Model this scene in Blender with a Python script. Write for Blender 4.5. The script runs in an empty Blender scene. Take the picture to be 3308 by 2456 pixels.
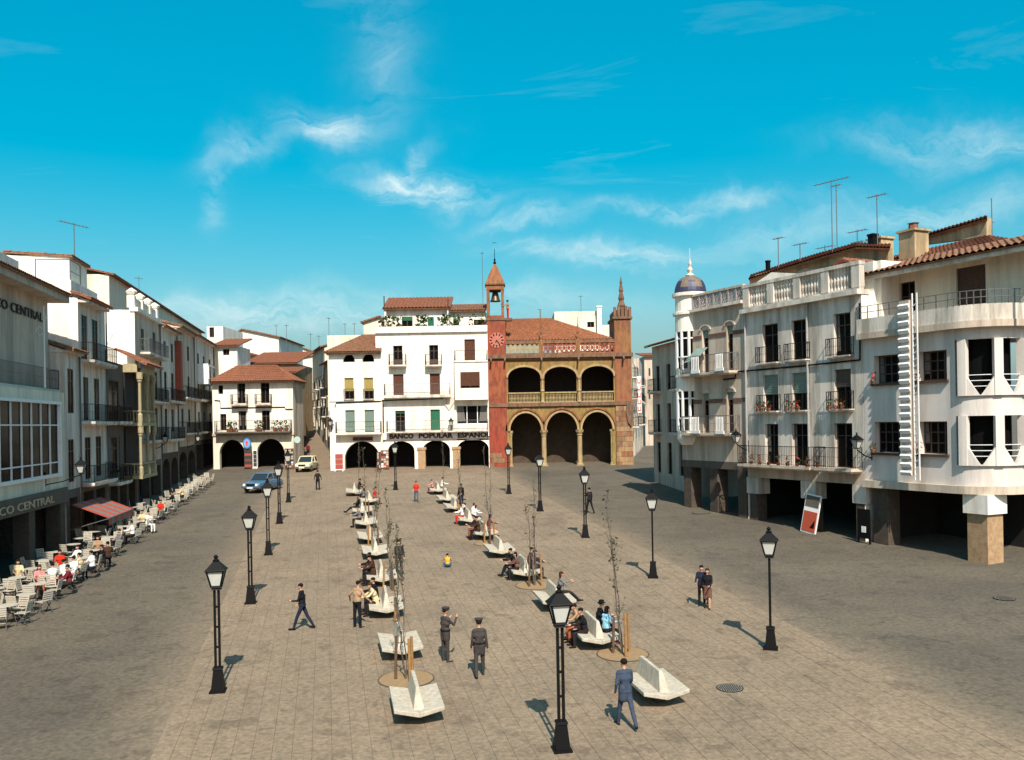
import bpy, math, random
import numpy as np
from mathutils import Vector, Matrix
random.seed(7)
RAD = math.radians
SC = bpy.context.scene
COL = SC.collection
# ---------------------------------------------------------------- camera
FPX = 3000.0            # focal length in pixels of the 3308 px wide photograph
ROLL = RAD(1.0)
HC = 8.4                # eye height above the ground at the camera's foot
SLOPE = 0.0467          # the square climbs away from the camera
HOR = 1366.0            # picture row of the true horizon
cam_d = bpy.data.cameras.new('camera')
cam = bpy.data.objects.new('camera', cam_d); COL.objects.link(cam)
cam_d.sensor_width = 36.0; cam_d.lens = 36.0*FPX/3308.0
cam_d.shift_y = (HOR-1228.0)/3308.0
cam_d.clip_start = 0.2; cam_d.clip_end = 6000
cam.location = (0, 0, HC); cam.rotation_euler = (RAD(90), ROLL, 0)
SC.camera = cam
# ---------------------------------------------------------------- sun and sky
SUN_EL, SUN_AZ = RAD(46), RAD(9.0)     # light travels away from the camera, a little to the left
sun_d = bpy.data.lights.new('sun', 'SUN'); sun = bpy.data.objects.new('sun', sun_d); COL.objects.link(sun)
sun_d.energy = 5.0; sun_d.angle = RAD(0.5); sun_d.color = (1.0, 0.93, 0.83)
ldir = Vector((-math.sin(SUN_AZ)*math.cos(SUN_EL), math.cos(SUN_AZ)*math.cos(SUN_EL), -math.sin(SUN_EL)))
sun.rotation_euler = ldir.to_track_quat('-Z', 'Y').to_euler()
sun.location = (0, -40, 60)
world = bpy.data.worlds.new('World'); SC.world = world; world.use_nodes = True
wn = world.node_tree; wn.nodes.clear()
class NT:
    """tiny node-graph helper"""
    def __init__(s, tree): s.t = tree
    def n(s, typ, **kw):
        nd = s.t.nodes.new(typ)
        for k, v in kw.items():
            if k.startswith('i_'):
                key = k[2:]
                nd.inputs[int(key) if key.isdigit() else key.replace('_', ' ')].default_value = v
            else: setattr(nd, k, v)
        return nd
    def l(s, a, b): s.t.links.new(a, b)
    def val(s, x, sock):
        if isinstance(x, (int, float)): sock.default_value = x
        else: s.l(x, sock)
    def m(s, op, a, b=0.0, c=0.0, clamp=False):
        nd = s.n('ShaderNodeMath', operation=op, use_clamp=clamp)
        s.val(a, nd.inputs[0]); s.val(b, nd.inputs[1]); s.val(c, nd.inputs[2])
        return nd.outputs[0]
    def mix(s, f, a, b, blend='MIX'):
        nd = s.n('ShaderNodeMix', data_type='RGBA', blend_type=blend)
        s.val(f, nd.inputs[0])
        for x, k in ((a, 6), (b, 7)):
            if isinstance(x, (tuple, list)): nd.inputs[k].default_value = (*x[:3], 1)
            else: s.l(x, nd.inputs[k])
        return nd.outputs[2]
w = NT(wn)
sky = w.n('ShaderNodeTexSky', sky_type='NISHITA', sun_disc=False, sun_elevation=SUN_EL,
          sun_rotation=RAD(180)-SUN_AZ, altitude=400, air_density=1.3, dust_density=3.5, ozone_density=1.6)
hs = w.n('ShaderNodeHueSaturation', i_Hue=0.462, i_Saturation=1.9, i_Value=0.95)
w.l(sky.outputs[0], hs.inputs['Color'])
tc = w.n('ShaderNodeTexCoord'); sx = w.n('ShaderNodeSeparateXYZ'); w.l(tc.outputs['Generated'], sx.inputs[0])
X, Y, Z = sx.outputs
zc = w.m('MAXIMUM', Z, 0.03)
px_, py_ = w.m('DIVIDE', X, zc), w.m('DIVIDE', Y, zc)
cv = w.n('ShaderNodeCombineXYZ'); w.l(px_, cv.inputs[0]); w.l(py_, cv.inputs[1])
# high thin cirrus spread over the whole sky
mp = w.n('ShaderNodeMapping'); mp.inputs['Rotation'].default_value = (0, 0, 0.5); mp.inputs['Scale'].default_value = (0.55, 1.3, 1)
w.l(cv.outputs[0], mp.inputs[0])
n1 = w.n('ShaderNodeTexNoise', i_Scale=0.9, i_Detail=7.0, i_Roughness=0.62, i_Distortion=1.6); w.l(mp.outputs[0], n1.inputs['Vector'])
thin = w.n('ShaderNodeMapRange', i_1=0.60, i_2=0.9, i_3=0.0, i_4=0.18); w.l(n1.outputs[0], thin.inputs[0])
# single wisps and the low bank over the roofs, placed by direction
dn = w.n('ShaderNodeTexNoise', i_Scale=5.0, i_Detail=6.0, i_Roughness=0.6); w.l(tc.outputs['Generated'], dn.inputs['Vector'])
dsub = w.n('ShaderNodeVectorMath', operation='SUBTRACT'); w.l(dn.outputs['Color'], dsub.inputs[0]); dsub.inputs[1].default_value = (.5, .5, .5)
dscl = w.n('ShaderNodeVectorMath', operation='SCALE'); w.l(dsub.outputs[0], dscl.inputs[0]); dscl.inputs['Scale'].default_value = 0.13
dadd = w.n('ShaderNodeVectorMath', operation='ADD'); w.l(tc.outputs['Generated'], dadd.inputs[0]); w.l(dscl.outputs[0], dadd.inputs[1])
sd = w.n('ShaderNodeSeparateXYZ'); w.l(dadd.outputs[0], sd.inputs[0])
az = w.m('ARCTAN2', sd.outputs[0], sd.outputs[1]); el = w.m('ARCSINE', sd.outputs[2])
def wisp(u, v, du, dv, rot, amp):
    a0 = math.atan2((u-1654), FPX); e0 = math.atan2(HOR-v, math.hypot(FPX, u-1654))
    a_ = w.m('SUBTRACT', az, a0); e_ = w.m('SUBTRACT', el, e0)
    c, s = math.cos(rot), math.sin(rot)
    p = w.m('DIVIDE', w.m('ADD', w.m('MULTIPLY', a_, c), w.m('MULTIPLY', e_, s)), du*.9/FPX)
    q = w.m('DIVIDE', w.m('ADD', w.m('MULTIPLY', a_, -s), w.m('MULTIPLY', e_, c)), dv*.8/FPX)
    r2 = w.m('ADD', w.m('MULTIPLY', p, p), w.m('MULTIPLY', q, q))
    return w.m('MULTIPLY', w.m('POWER', 2.718, w.m('MULTIPLY', r2, -1.0)), amp)
tot = None
for a in [(1390, 610, 190, 52, -0.15, 0.8), (1330, 570, 120, 30, 0.75, 0.45), (1080, 400, 150, 55, -0.1, 0.62), (800, 480, 130, 50, 0.5, 0.32),
          (720, 640, 40, 90, 0.2, 0.22), (1730, 710, 190, 34, 0.1, 0.55), (1960, 830, 320, 42, -0.08, 0.55), (2230, 680, 300, 30, -0.1, 0.5),
          (3150, 480, 330, 60, 0.0, 0.36), (3000, 700, 420, 60, 0.1, 0.32), (1250, 150, 120, 240, 0.3, 0.18),
          (780, 1000, 420, 50, -0.03, 0.42), (1150, 1010, 520, 70, 0.0, 0.32), (1700, 990, 500, 60, 0, 0.2), (2350, 800, 300, 60, 0, 0.15)]:
    t = wisp(*a); tot = t if tot is None else w.m('ADD', tot, t)
fb = w.n('ShaderNodeTexNoise', i_Scale=9.0, i_Detail=8.0, i_Roughness=0.65, i_Distortion=0.8)
mpf = w.n('ShaderNodeMapping'); mpf.inputs['Scale'].default_value = (1, 1, 3.2); w.l(dadd.outputs[0], mpf.inputs[0]); w.l(mpf.outputs[0], fb.inputs['Vector'])
fbr = w.n('ShaderNodeMapRange', i_1=0.36, i_2=0.66, i_3=0.08, i_4=1.35); w.l(fb.outputs[0], fbr.inputs[0])
cl = w.m('ADD', w.m('MULTIPLY', tot, fbr.outputs[0]), thin.outputs[0], clamp=True)
base_sky = w.mix(0.28, hs.outputs[0], (0.0, 3.2, 5.5))
skyc = w.mix(cl, base_sky, (5.6, 6.7, 6.8))
bg = w.n('ShaderNodeBackground', i_Strength=0.10); w.l(skyc, bg.inputs[0])
wo = w.n('ShaderNodeOutputWorld'); w.l(bg.outputs[0], wo.inputs[0])
SC.view_settings.view_transform = 'Standard'; SC.view_settings.look = 'None'
SC.view_settings.exposure = 0.55; SC.view_settings.gamma = 1.0; SC.view_settings.use_curve_mapping = False
SC.render.engine = 'CYCLES'; SC.cycles.max_bounces = 6; SC.cycles.use_denoising = True

# ---------------------------------------------------------------- helpers
def ray(u, v):
    """direction (x, 1, z) of a photograph pixel, roll removed"""
    xc, yc = u-1654.0, HOR-v
    c, s = math.cos(ROLL), math.sin(ROLL)
    return (xc*c+yc*s)/FPX, (-xc*s+yc*c)/FPX
def gz(y): return SLOPE*min(y, 97.0)
def at(u, v):
    """ground point under a photograph pixel"""
    x, z = ray(u, v); Yd = HC/(SLOPE-z)
    return Vector((x*Yd, Yd, SLOPE*Yd))
def Zc(ox, oy, s): return lambda x, y: (ox+x/s, oy+y/s)

MATS = {}
def mat(name, col, rough=0.8, var=0.15, scale=3.0, bump=0.0, bscale=None, metal=0.0, col2=None, streak=False, spec=None, dirt=0.0, alpha=None, trans=0.0):
    if name in MATS: return MATS[name]
    m = bpy.data.materials.new(name); m.use_nodes = True; MATS[name] = m
    t = NT(m.node_tree); b = m.node_tree.nodes['Principled BSDF']
    b.inputs['Roughness'].default_value = rough; b.inputs['Metallic'].default_value = metal
    if spec is not None: b.inputs['Specular IOR Level'].default_value = spec
    if trans: b.inputs['Transmission Weight'].default_value = trans
    geo = t.n('ShaderNodeNewGeometry')
    base = (*col, 1)
    if var or dirt or col2:
        mpn = t.n('ShaderNodeMapping'); mpn.inputs['Scale'].default_value = (1, 1, 0.22 if streak else 1)
        t.l(geo.outputs['Position'], mpn.inputs[0])
        nz = t.n('ShaderNodeTexNoise', i_Scale=scale, i_Detail=5.0, i_Roughness=0.6); t.l(mpn.outputs[0], nz.inputs['Vector'])
        mr = t.n('ShaderNodeMapRange', i_1=0.3, i_2=0.7); t.l(nz.outputs[0], mr.inputs[0])
        lo = col2 if col2 else tuple(c*(1-var) for c in col)
        hi = tuple(min(1, c*(1+var*0.5)) for c in col) if not col2 else col
        out = t.mix(mr.outputs[0], lo, hi)
        if dirt:
            n2 = t.n('ShaderNodeTexNoise', i_Scale=scale*0.35, i_Detail=6.0, i_Roughness=0.7)
            mp2 = t.n('ShaderNodeMapping'); mp2.inputs['Scale'].default_value = (3.5, 3.5, 0.35); t.l(geo.outputs['Position'], mp2.inputs[0]); t.l(mp2.outputs[0], n2.inputs['Vector'])
            r2 = t.n('ShaderNodeMapRange', i_1=0.45, i_2=0.62, i_4=dirt); t.l(n2.outputs[0], r2.inputs[0])
            out = t.mix(r2.outputs[0], out, tuple(c*0.42 for c in (col[0], col[1]*0.97, col[2]*0.9)))
        t.l(out, b.inputs['Base Color'])
    else: b.inputs['Base Color'].default_value = base
    if bump:
        nb = t.n('ShaderNodeTexNoise', i_Scale=bscale or scale*6, i_Detail=4.0); t.l(geo.outputs['Position'], nb.inputs['Vector'])
        bp = t.n('ShaderNodeBump', i_Strength=bump, i_Distance=0.02); t.l(nb.outputs[0], bp.inputs['Height']); t.l(bp.outputs[0], b.inputs['Normal'])
    return m

white = mat('white_plaster', (0.80, 0.74, 0.63), 0.9, 0.06, 1.2, 0.25, 14, dirt=0.4)
whitew = mat('weathered_white_plaster', (0.66, 0.585, 0.495), 0.9, 0.10, 1.0, 0.3, 12, dirt=0.85)  # on left-row fronts the duller tone also carries shade, their end walls stay white
offw = mat('cream_plaster', (0.70, 0.63, 0.49), 0.9, 0.08, 1.1, 0.25, 12, dirt=0.45)
greyp = mat('grey_plaster', (0.54, 0.44, 0.34), 0.9, 0.12, 1.0, 0.25, 12, dirt=0.65)  # on the left-row fronts this darker tone has their shade mixed into the colour
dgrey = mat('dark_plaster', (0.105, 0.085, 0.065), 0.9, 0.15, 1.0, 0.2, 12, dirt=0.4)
brownp = mat('ochre_render', (0.46, 0.34, 0.19), 0.92, 0.25, 1.5, 0.3, 10, dirt=0.7)
tile = mat('terracotta', (0.31, 0.10, 0.042), 0.85, scale=5.0, col2=(0.13, 0.06, 0.032), bump=0.2, dirt=0.6)
tile_o = mat('old_terracotta', (0.30, 0.125, 0.055), 0.88, scale=4.0, col2=(0.09, 0.058, 0.036), bump=0.2, dirt=0.6)
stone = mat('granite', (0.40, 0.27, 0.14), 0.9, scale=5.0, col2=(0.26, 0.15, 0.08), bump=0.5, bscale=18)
pillarm = mat('shade_dark_granite', (0.085, 0.06, 0.04), 0.9, scale=4.0, col2=(0.045, 0.033, 0.024), bump=0.5, bscale=16)  # granite darkened so the colour carries the shade on the arcade pillars
iron = mat('black_iron', (0.005, 0.005, 0.005), 0.55, 0.0, spec=0.12)
irong = mat('grey_iron', (0.10, 0.10, 0.10), 0.6, 0.0)
ironw = mat('white_iron', (0.7, 0.7, 0.68), 0.6, 0.05)
glass = mat('dark_window_glass', (0.006, 0.006, 0.006), 0.15, 0.0, spec=0.02)
dark = mat('shade_dark_interior', (0.010, 0.008, 0.007), 0.8, 0.4, 1.5)  # near-black wall colour puts the deep arcade shade into the surface
wood = mat('dark_wood', (0.065, 0.035, 0.022), 0.7, 0.3, 6.0)
woodr = mat('brown_wood', (0.13, 0.05, 0.028), 0.7, 0.3, 6.0)
frame_w = mat('white_paint', (0.74, 0.73, 0.69), 0.6, 0.08, 4.0)
green_s = mat('green_shutter', (0.03, 0.17, 0.09), 0.6, 0.2, 6)
ggreen_s = mat('grey_green_shutter', (0.20, 0.27, 0.23), 0.7, 0.15, 6)
yellow_s = mat('straw_blind', (0.42, 0.33, 0.11), 0.8, 0.2, 8)
leafm = mat('pot_foliage', (0.05, 0.085, 0.025), 0.7, 0.4, 20)
redf = mat('red_flower', (0.5, 0.03, 0.02), 0.7, 0.2, 20)
sign_dk = mat('sign_letter_dark', (0.06, 0.012, 0.012), 0.6, 0)

curtain = mat('pale_curtain', (0.13, 0.12, 0.10), 0.9, 0.3, 8.0)
WR = random.Random(21)
class MB:
    def __init__(s): s.v = []; s.f = []; s.mi = []; s.cur = 0
    def add(s, vs, fs):
        o = len(s.v); s.v += [tuple(p) for p in vs]
        for q in fs: s.f.append([o+i for i in q]); s.mi.append(s.cur)
        return s
    def box(s, x0, y0, z0, x1, y1, z1):
        return s.add([(x0,y0,z0),(x1,y0,z0),(x1,y1,z0),(x0,y1,z0),(x0,y0,z1),(x1,y0,z1),(x1,y1,z1),(x0,y1,z1)],
                     [(0,3,2,1),(4,5,6,7),(0,1,5,4),(1,2,6,5),(2,3,7,6),(3,0,4,7)])
    def taper(s, cx, cy, z0, z1, w0, d0, w1, d1):
        return s.add([(cx-w0/2,cy-d0/2,z0),(cx+w0/2,cy-d0/2,z0),(cx+w0/2,cy+d0/2,z0),(cx-w0/2,cy+d0/2,z0),
                      (cx-w1/2,cy-d1/2,z1),(cx+w1/2,cy-d1/2,z1),(cx+w1/2,cy+d1/2,z1),(cx-w1/2,cy+d1/2,z1)],
                     [(0,3,2,1),(4,5,6,7),(0,1,5,4),(1,2,6,5),(2,3,7,6),(3,0,4,7)])
    def bar(s, p, q, w, h=None, up=(0, 0, 1)):
        p, q = Vector(p), Vector(q); d = (q-p)
        if d.length < 1e-6: return s
        d.normalize(); h = h or w
        sd = d.cross(Vector(up))
        if sd.length < 1e-3: sd = d.cross(Vector((1, 0, 0)))
        sd.normalize(); u = sd.cross(d)
        a, b = sd*w/2, u*h/2
        return s.add([p-a-b, p+a-b, p+a+b, p-a+b, q-a-b, q+a-b, q+a+b, q-a+b],
                     [(0,3,2,1),(4,5,6,7),(0,1,5,4),(1,2,6,5),(2,3,7,6),(3,0,4,7)])
    def tube(s, pts, rads, n=6):
        pts = [Vector(p) for p in pts]
        if isinstance(rads, (int, float)): rads = [rads]*len(pts)
        vs, fs = [], []
        for i, p in enumerate(pts):
            d = (pts[min(i+1, len(pts)-1)]-pts[max(i-1, 0)]).normalized()
            a = d.cross(Vector((0, 0, 1)))
            if a.length < 1e-2: a = d.cross(Vector((1, 0, 0)))
            a.normalize(); b = d.cross(a)
            for k in range(n):
                t = 2*math.pi*k/n; vs.append(p+(a*math.cos(t)+b*math.sin(t))*rads[i])
        for i in range(len(pts)-1):
            for k in range(n):
                fs.append((i*n+k, i*n+(k+1) % n, (i+1)*n+(k+1) % n, (i+1)*n+k))
        fs.append(tuple(range(n-1, -1, -1))); fs.append(tuple((len(pts)-1)*n+k for k in range(n)))
        return s.add(vs, fs)
    def lathe(s, prof, n=12, c=(0, 0, 0), sx=1.0, sy=1.0, rot=0.0):
        vs, fs = [], []
        for r, z in prof:
            for k in range(n):
                t = 2*math.pi*k/n+rot; vs.append((c[0]+r*sx*math.cos(t), c[1]+r*sy*math.sin(t), c[2]+z))
        m = len(prof)
        for i in range(m-1):
            for k in range(n): fs.append((i*n+k, i*n+(k+1) % n, (i+1)*n+(k+1) % n, (i+1)*n+k))
        fs.append(tuple(range(n-1, -1, -1))); fs.append(tuple((m-1)*n+k for k in range(n)))
        return s.add(vs, fs)
    def ball(s, c, r, n=8, m=6, rot=None):
        if isinstance(r, (int, float)): r = (r, r, r)
        vs, fs = [], []
        for i in range(m+1):
            ph = math.pi*i/m-math.pi/2; cz, cr = math.sin(ph), max(math.cos(ph), 1e-3)
            for k in range(n):
                t = 2*math.pi*k/n; p = Vector((cr*math.cos(t)*r[0], cr*math.sin(t)*r[1], cz*r[2]))
                if rot: p = rot @ p
                vs.append(p+Vector(c))
        for i in range(m):
            for k in range(n): fs.append((i*n+k, i*n+(k+1) % n, (i+1)*n+(k+1) % n, (i+1)*n+k))
        return s.add(vs, fs)
    def prism(s, poly, y0, y1):
        """polygon in local x, z (counter-clockwise seen from the front) pushed from y0 to y1"""
        n = len(poly)
        vs = [(x, y0, z) for x, z in poly]+[(x, y1, z) for x, z in poly]
        fs = [tuple(range(n)), tuple(range(2*n-1, n-1, -1))]+[(i, n+i, n+(i+1) % n, (i+1) % n) for i in range(n)]
        return s.add(vs, fs)
    def prismz(s, poly, z0, z1):
        n = len(poly)
        vs = [(x, y, z0) for x, y in poly]+[(x, y, z1) for x, y in poly]
        fs = [tuple(range(n-1, -1, -1)), tuple(range(n, 2*n))]+[(i, (i+1) % n, n+(i+1) % n, n+i) for i in range(n)]
        return s.add(vs, fs)
    def mesh(s, name, mats, smooth=False):
        me = bpy.data.meshes.new(name); me.from_pydata(s.v, [], s.f)
        for m in (mats if isinstance(mats, (list, tuple)) else [mats]): me.materials.append(m)
        if any(s.mi): me.polygons.foreach_set('material_index', s.mi)
        if smooth: me.polygons.foreach_set('use_smooth', [True]*len(me.polygons))
        me.update(); return me
    def build(s, name, mats, parent=None, smooth=False):
        return link(name, s.mesh(name, mats, smooth), parent)
def link(name, me, parent=None, loc=None, rz=None):
    o = bpy.data.objects.new(name, me); COL.objects.link(o)
    if parent is not None: o.parent = parent
    if loc is not None: o.location = loc
    if rz is not None: o.rotation_euler = (0, 0, rz)
    return o
def thing(name, label, cat, loc=(0, 0, 0), rz=0.0, group=None):
    return tag(link(name, None, None, loc, rz), label, cat, group)
def tag(o, label, cat, group=None):
    o['label'] = label; o['category'] = cat
    if group: o['group'] = group
    return o
def struct(o): o['kind'] = 'structure'; return o
def stuff(o): o['kind'] = 'stuff'; return o
def copy_tree(o, parent=None):
    c = o.copy(); COL.objects.link(c); c.parent = parent
    for ch in list(o.children): copy_tree(ch, c)
    return c
def text_mesh(body, size, depth=0.03, spacing=1.0, bold=0.0, align='CENTER'):
    cu = bpy.data.curves.new('lettering', 'FONT'); cu.body = body; cu.size = size; cu.extrude = depth/2
    cu.align_x = align; cu.space_character = spacing; cu.offset = bold; cu.resolution_u = 2
    o = bpy.data.objects.new('lettering', cu); COL.objects.link(o)
    dg = bpy.context.evaluated_depsgraph_get(); me = bpy.data.meshes.new_from_object(o.evaluated_get(dg))
    bpy.data.objects.remove(o); bpy.data.curves.remove(cu)
    me.transform(Matrix.Rotation(RAD(90), 4, 'X'))
    return me

class Bld:
    """a building: local x runs along the front (rightwards as seen from the square), y into the building, z up"""
    def __init__(s, name, label, cat, P, d, z0=None, group=None):
        s.P = Vector((P[0], P[1])); s.d = Vector((d[0], d[1])).normalized()
        s.z0 = gz(P[1]) if z0 is None else z0
        s.o = thing(name, label, cat, (P[0], P[1], s.z0), math.atan2(s.d.y, s.d.x), group)
        s.nv = Vector((-s.d.y, s.d.x))
    def px(s, u, v, yo=0.0):
        rx, rz = ray(u, v); P = s.P+s.nv*yo
        # (rx*t, t) = P + d*x
        det = rx*(-s.d.y)+s.d.x
        t = (P.x*(-s.d.y)+P.y*s.d.x)/det
        x = (Vector((rx*t, t))-P).dot(s.d)
        return x, HC+rz*t-s.z0
    def wp(s, x, y, z):
        p = s.P+s.d*x+s.nv*y; return Vector((p.x, p.y, s.z0+z))
    def rect(s, uL, vT, vB, uR, yo=0.0):
        x0, z1 = s.px(uL, vT, yo); _, z0 = s.px(uL, vB, yo); x1, _ = s.px(uR, (vT+vB)/2, yo)
        return [x0, x1, z0, z1]
    def box(s, name, x0, y0, z0, x1, y1, z1, m, parent=None):
        return MB().box(x0, y0, z0, x1, y1, z1).build(name, m, parent or s.o)
    def part(s, name, mb, m, parent=None, smooth=False): return mb.build(name, m, parent or s.o, smooth)
    def wall(s, x0, x1, z0, z1, ops, m, y=0.0, th=0.3, name='wall', parent=None):
        """front sheet with real openings and reveals; an opening is [x0,x1,z0,z1] or with a fifth value, the rise of its arch"""
        xs = sorted({x0, x1, *[o[0] for o in ops], *[o[1] for o in ops]}); zs = sorted({z0, z1, *[o[2] for o in ops], *[o[3] for o in ops]})
        xs = [a for a in xs if x0-1e-6 <= a <= x1+1e-6]; zs = [a for a in zs if z0-1e-6 <= a <= z1+1e-6]
        b = MB()
        for i in range(len(xs)-1):
            run = None
            for j in range(len(zs)-1):
                cx, cz = (xs[i]+xs[i+1])/2, (zs[j]+zs[j+1])/2
                hole = any(o[0] < cx < o[1] and o[2] < cz < o[3] for o in ops)
                if not hole: b.add([(xs[i], y, zs[j]), (xs[i+1], y, zs[j]), (xs[i+1], y, zs[j+1]), (xs[i], y, zs[j+1])], [(0, 1, 2, 3)])
        for o in ops:
            a0, a1, c0, c1 = o[:4]; rise = o[4] if len(o) > 4 else 0.0
            sp = c1-rise
            def inside(xx, zz): return any(q is not o and q[0] < xx < q[1] and q[2] < zz < q[3] for q in ops)
            if not inside(a0-.01, (c0+sp)/2): b.add([(a0, y, c0), (a0, y+th, c0), (a0, y+th, sp), (a0, y, sp)], [(0, 3, 2, 1)])
            if not inside(a1+.01, (c0+sp)/2): b.add([(a1, y, c0), (a1, y+th, c0), (a1, y+th, sp), (a1, y, sp)], [(0, 1, 2, 3)])
            if c0 > z0+.01 and not inside((a0+a1)/2, c0-.01): b.add([(a0, y, c0), (a1, y, c0), (a1, y+th, c0), (a0, y+th, c0)], [(0, 1, 2, 3)])
            if rise <= 0:
                if not inside((a0+a1)/2, c1+.01): b.add([(a0, y, c1), (a1, y, c1), (a1, y+th, c1), (a0, y+th, c1)], [(0, 3, 2, 1)])
            else:
                n = 14; r = (a1-a0)/2; xm = (a0+a1)/2
                arc = [(xm-r*math.cos(math.pi*k/n), sp+rise*math.sin(math.pi*k/n)) for k in range(n+1)]
                for k in range(n):
                    (p, q), (p2, q2) = arc[k], arc[k+1]
                    b.add([(p, y, q), (p2, y, q2), (p2, y, c1), (p, y, c1)], [(0, 1, 2, 3)])
                    b.add([(p, y, q), (p, y+th, q), (p2, y+th, q2), (p2, y, q2)], [(0, 1, 2, 3)])
        return b.build(name, m, parent or s.o)
    def shell(s, x0, x1, z0, z1, D, m, y=0.0, top=True, name='side_wall', fz=None):
        """sides, back and flat top behind a front wall"""
        b = MB()
        b.add([(x0, y, z0), (x0, D, z0), (x0, D, z1), (x0, y, z1)], [(0, 3, 2, 1)])
        b.add([(x1, y, z0), (x1, D, z0), (x1, D, z1), (x1, y, z1)], [(0, 1, 2, 3)])
        b.add([(x0, D, z0), (x1, D, z0), (x1, D, z1), (x0, D, z1)], [(0, 3, 2, 1)])
        if top: b.add([(x0, y, z1), (x1, y, z1), (x1, D, z1), (x0, D, z1)], [(0, 1, 2, 3)])
        return b.build(name, m, s.o)
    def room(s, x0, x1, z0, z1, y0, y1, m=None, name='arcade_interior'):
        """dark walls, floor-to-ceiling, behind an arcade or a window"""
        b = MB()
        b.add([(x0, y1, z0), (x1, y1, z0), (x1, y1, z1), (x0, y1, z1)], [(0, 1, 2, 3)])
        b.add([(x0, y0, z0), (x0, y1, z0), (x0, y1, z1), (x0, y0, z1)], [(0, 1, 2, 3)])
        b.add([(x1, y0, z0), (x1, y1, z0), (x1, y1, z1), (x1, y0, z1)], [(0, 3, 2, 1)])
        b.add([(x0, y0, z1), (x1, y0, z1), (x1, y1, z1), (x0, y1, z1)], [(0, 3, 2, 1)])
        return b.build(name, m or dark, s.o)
    def window(s, r, fm=None, y=0.2, mull=1, trans=1, blind=None, bfrac=1.0, name='window', low=0.0):
        """frame with mullions and transoms, a pane behind it, optionally a slatted blind in front"""
        x0, x1, z0, z1 = r[:4]; fm = fm or wood; t = 0.06
        b = MB().box(x0, y, z0, x0+t, y+.06, z1).box(x1-t, y, z0, x1, y+.06, z1).box(x0+t, y, z1-t, x1-t, y+.06, z1).box(x0+t, y, z0, x1-t, y+.06, z0+t)
        for k in range(mull):
            xm = x0+(x1-x0)*(k+1)/(mull+1); b.box(xm-t*.6, y+.004, z0+t, xm+t*.6, y+.055, z1-t)
        for k in range(trans):
            zm = z0+(z1-z0)*(k+1)/(trans+1) if trans > 1 else z0+(z1-z0)*0.72
            b.box(x0+t, y+.008, zm-t*.45, x1-t, y+.05, zm+t*.45)
        if low: b.box(x0+t, y+.012, z0+t, x1-t, y+.05, z0+(z1-z0)*low)
        wo_ = b.build(name, fm, s.o)
        MB().add([(x0, y+.03, z0), (x1, y+.03, z0), (x1, y+.03, z1), (x0, y+.03, z1)], [(0, 1, 2, 3)]).build('pane', glass, wo_)
        if not blind and WR.random() < .4 and x1-x0 > .5:
            cw = (x1-x0)*WR.uniform(.18, .34); zc_ = z0+(z1-z0)*WR.uniform(.0, .35)
            MB().add([(x0+.05, y+.022, zc_), (x0+cw, y+.022, zc_), (x0+cw*.8, y+.022, z1-.05), (x0+.05, y+.022, z1-.05), (x1-cw, y+.022, zc_), (x1-.05, y+.022, zc_), (x1-.05, y+.022, z1-.05), (x1-cw*.8, y+.022, z1-.05)], [(0, 1, 2, 3), (4, 5, 6, 7)]).build('curtain', curtain, wo_)
        if blind:
            bb = MB(); zb = z1-(z1-z0)*bfrac; n = max(4, int((z1-zb)/0.09)); h = (z1-zb)/n
            for k in range(n):
                q = zb+h*k; bb.add([(x0+.01, y-.03, q), (x1-.01, y-.03, q), (x1-.01, y-.07, q+h*.8), (x0+.01, y-.07, q+h*.8), (x1-.01, y-.03, q+h), (x0+.01, y-.03, q+h)], [(0, 1, 2, 3), (3, 2, 4, 5)])
            bb.build('blind', blind, wo_)
        return wo_
    def balcony(s, x0, x1, z, depth=0.7, h=0.95, rm=None, sm=None, step=0.13, th=0.14, y=0.0, name='balcony'):
        sl = MB().box(x0, y-depth, z-th, x1, y, z).box(x0+.06, y-depth+.06, z-th-.07, x1-.06, y-.002, z-th).build(name, sm or whitew, s.o)
        b = MB(); e = 0.03; f = y-depth+.04
        L = [((x0+e, y, 0), (x0+e, f, 0)), ((x0+e, f, 0), (x1-e, f, 0)), ((x1-e, f, 0), (x1-e, y, 0))]
        for (p, q) in L:
            for zz, tt in ((z+h, .035), (z+.08, .022), (z+h*.55, .014)):
                b.bar((p[0], p[1], zz), (q[0], q[1], zz), tt)
            ln = math.hypot(q[0]-p[0], q[1]-p[1]); n = max(1, int(ln/step))
            for k in range(n+1):
                xx, yy = p[0]+(q[0]-p[0])*k/n, p[1]+(q[1]-p[1])*k/n
                b.bar((xx, yy, z), (xx, yy, z+h), 0.014 if 0 < k < n else 0.03, up=(0, 1, 0))
        b.build('railing', rm or iron, sl)
        return sl
    def roof(s, A, B, C, D, m=None, name='roof', pitch=0.26, hump=0.07, course=0.42, parent=None, under=True):
        """barrel-tiled slope: eave A-B, ridge D-C (local points)"""
        A, B, C, D = map(Vector, (A, B, C, D)); nrm = (B-A).cross(D-A).normalized()
        wd = max((B-A).length, (C-D).length); ln = max((D-A).length, (C-B).length)
        nc = max(2, int(wd/pitch)); nr = max(2, int(ln/course)); sg = 4
        vs, fs = [], []; W = nc*sg+1
        for j in range(nr*2):
            c, e = divmod(j, 2); t = (c+e)/nr; lift = 0.035 if e == 0 else 0.0
            jit = random.Random(c*31+nc)
            for i in range(W):
                u = i/(W-1); p = (A*(1-u)+B*u)*(1-t)+(D*(1-u)+C*u)*t
                hh = abs(math.sin(math.pi*i/sg))*hump
                vs.append(p+nrm*(hh+lift+jit.uniform(-.008, .008)))
        for j in range(nr*2-1):
            for i in range(W-1): fs.append((j*W+i, j*W+i+1, (j+1)*W+i+1, (j+1)*W+i))
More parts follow.
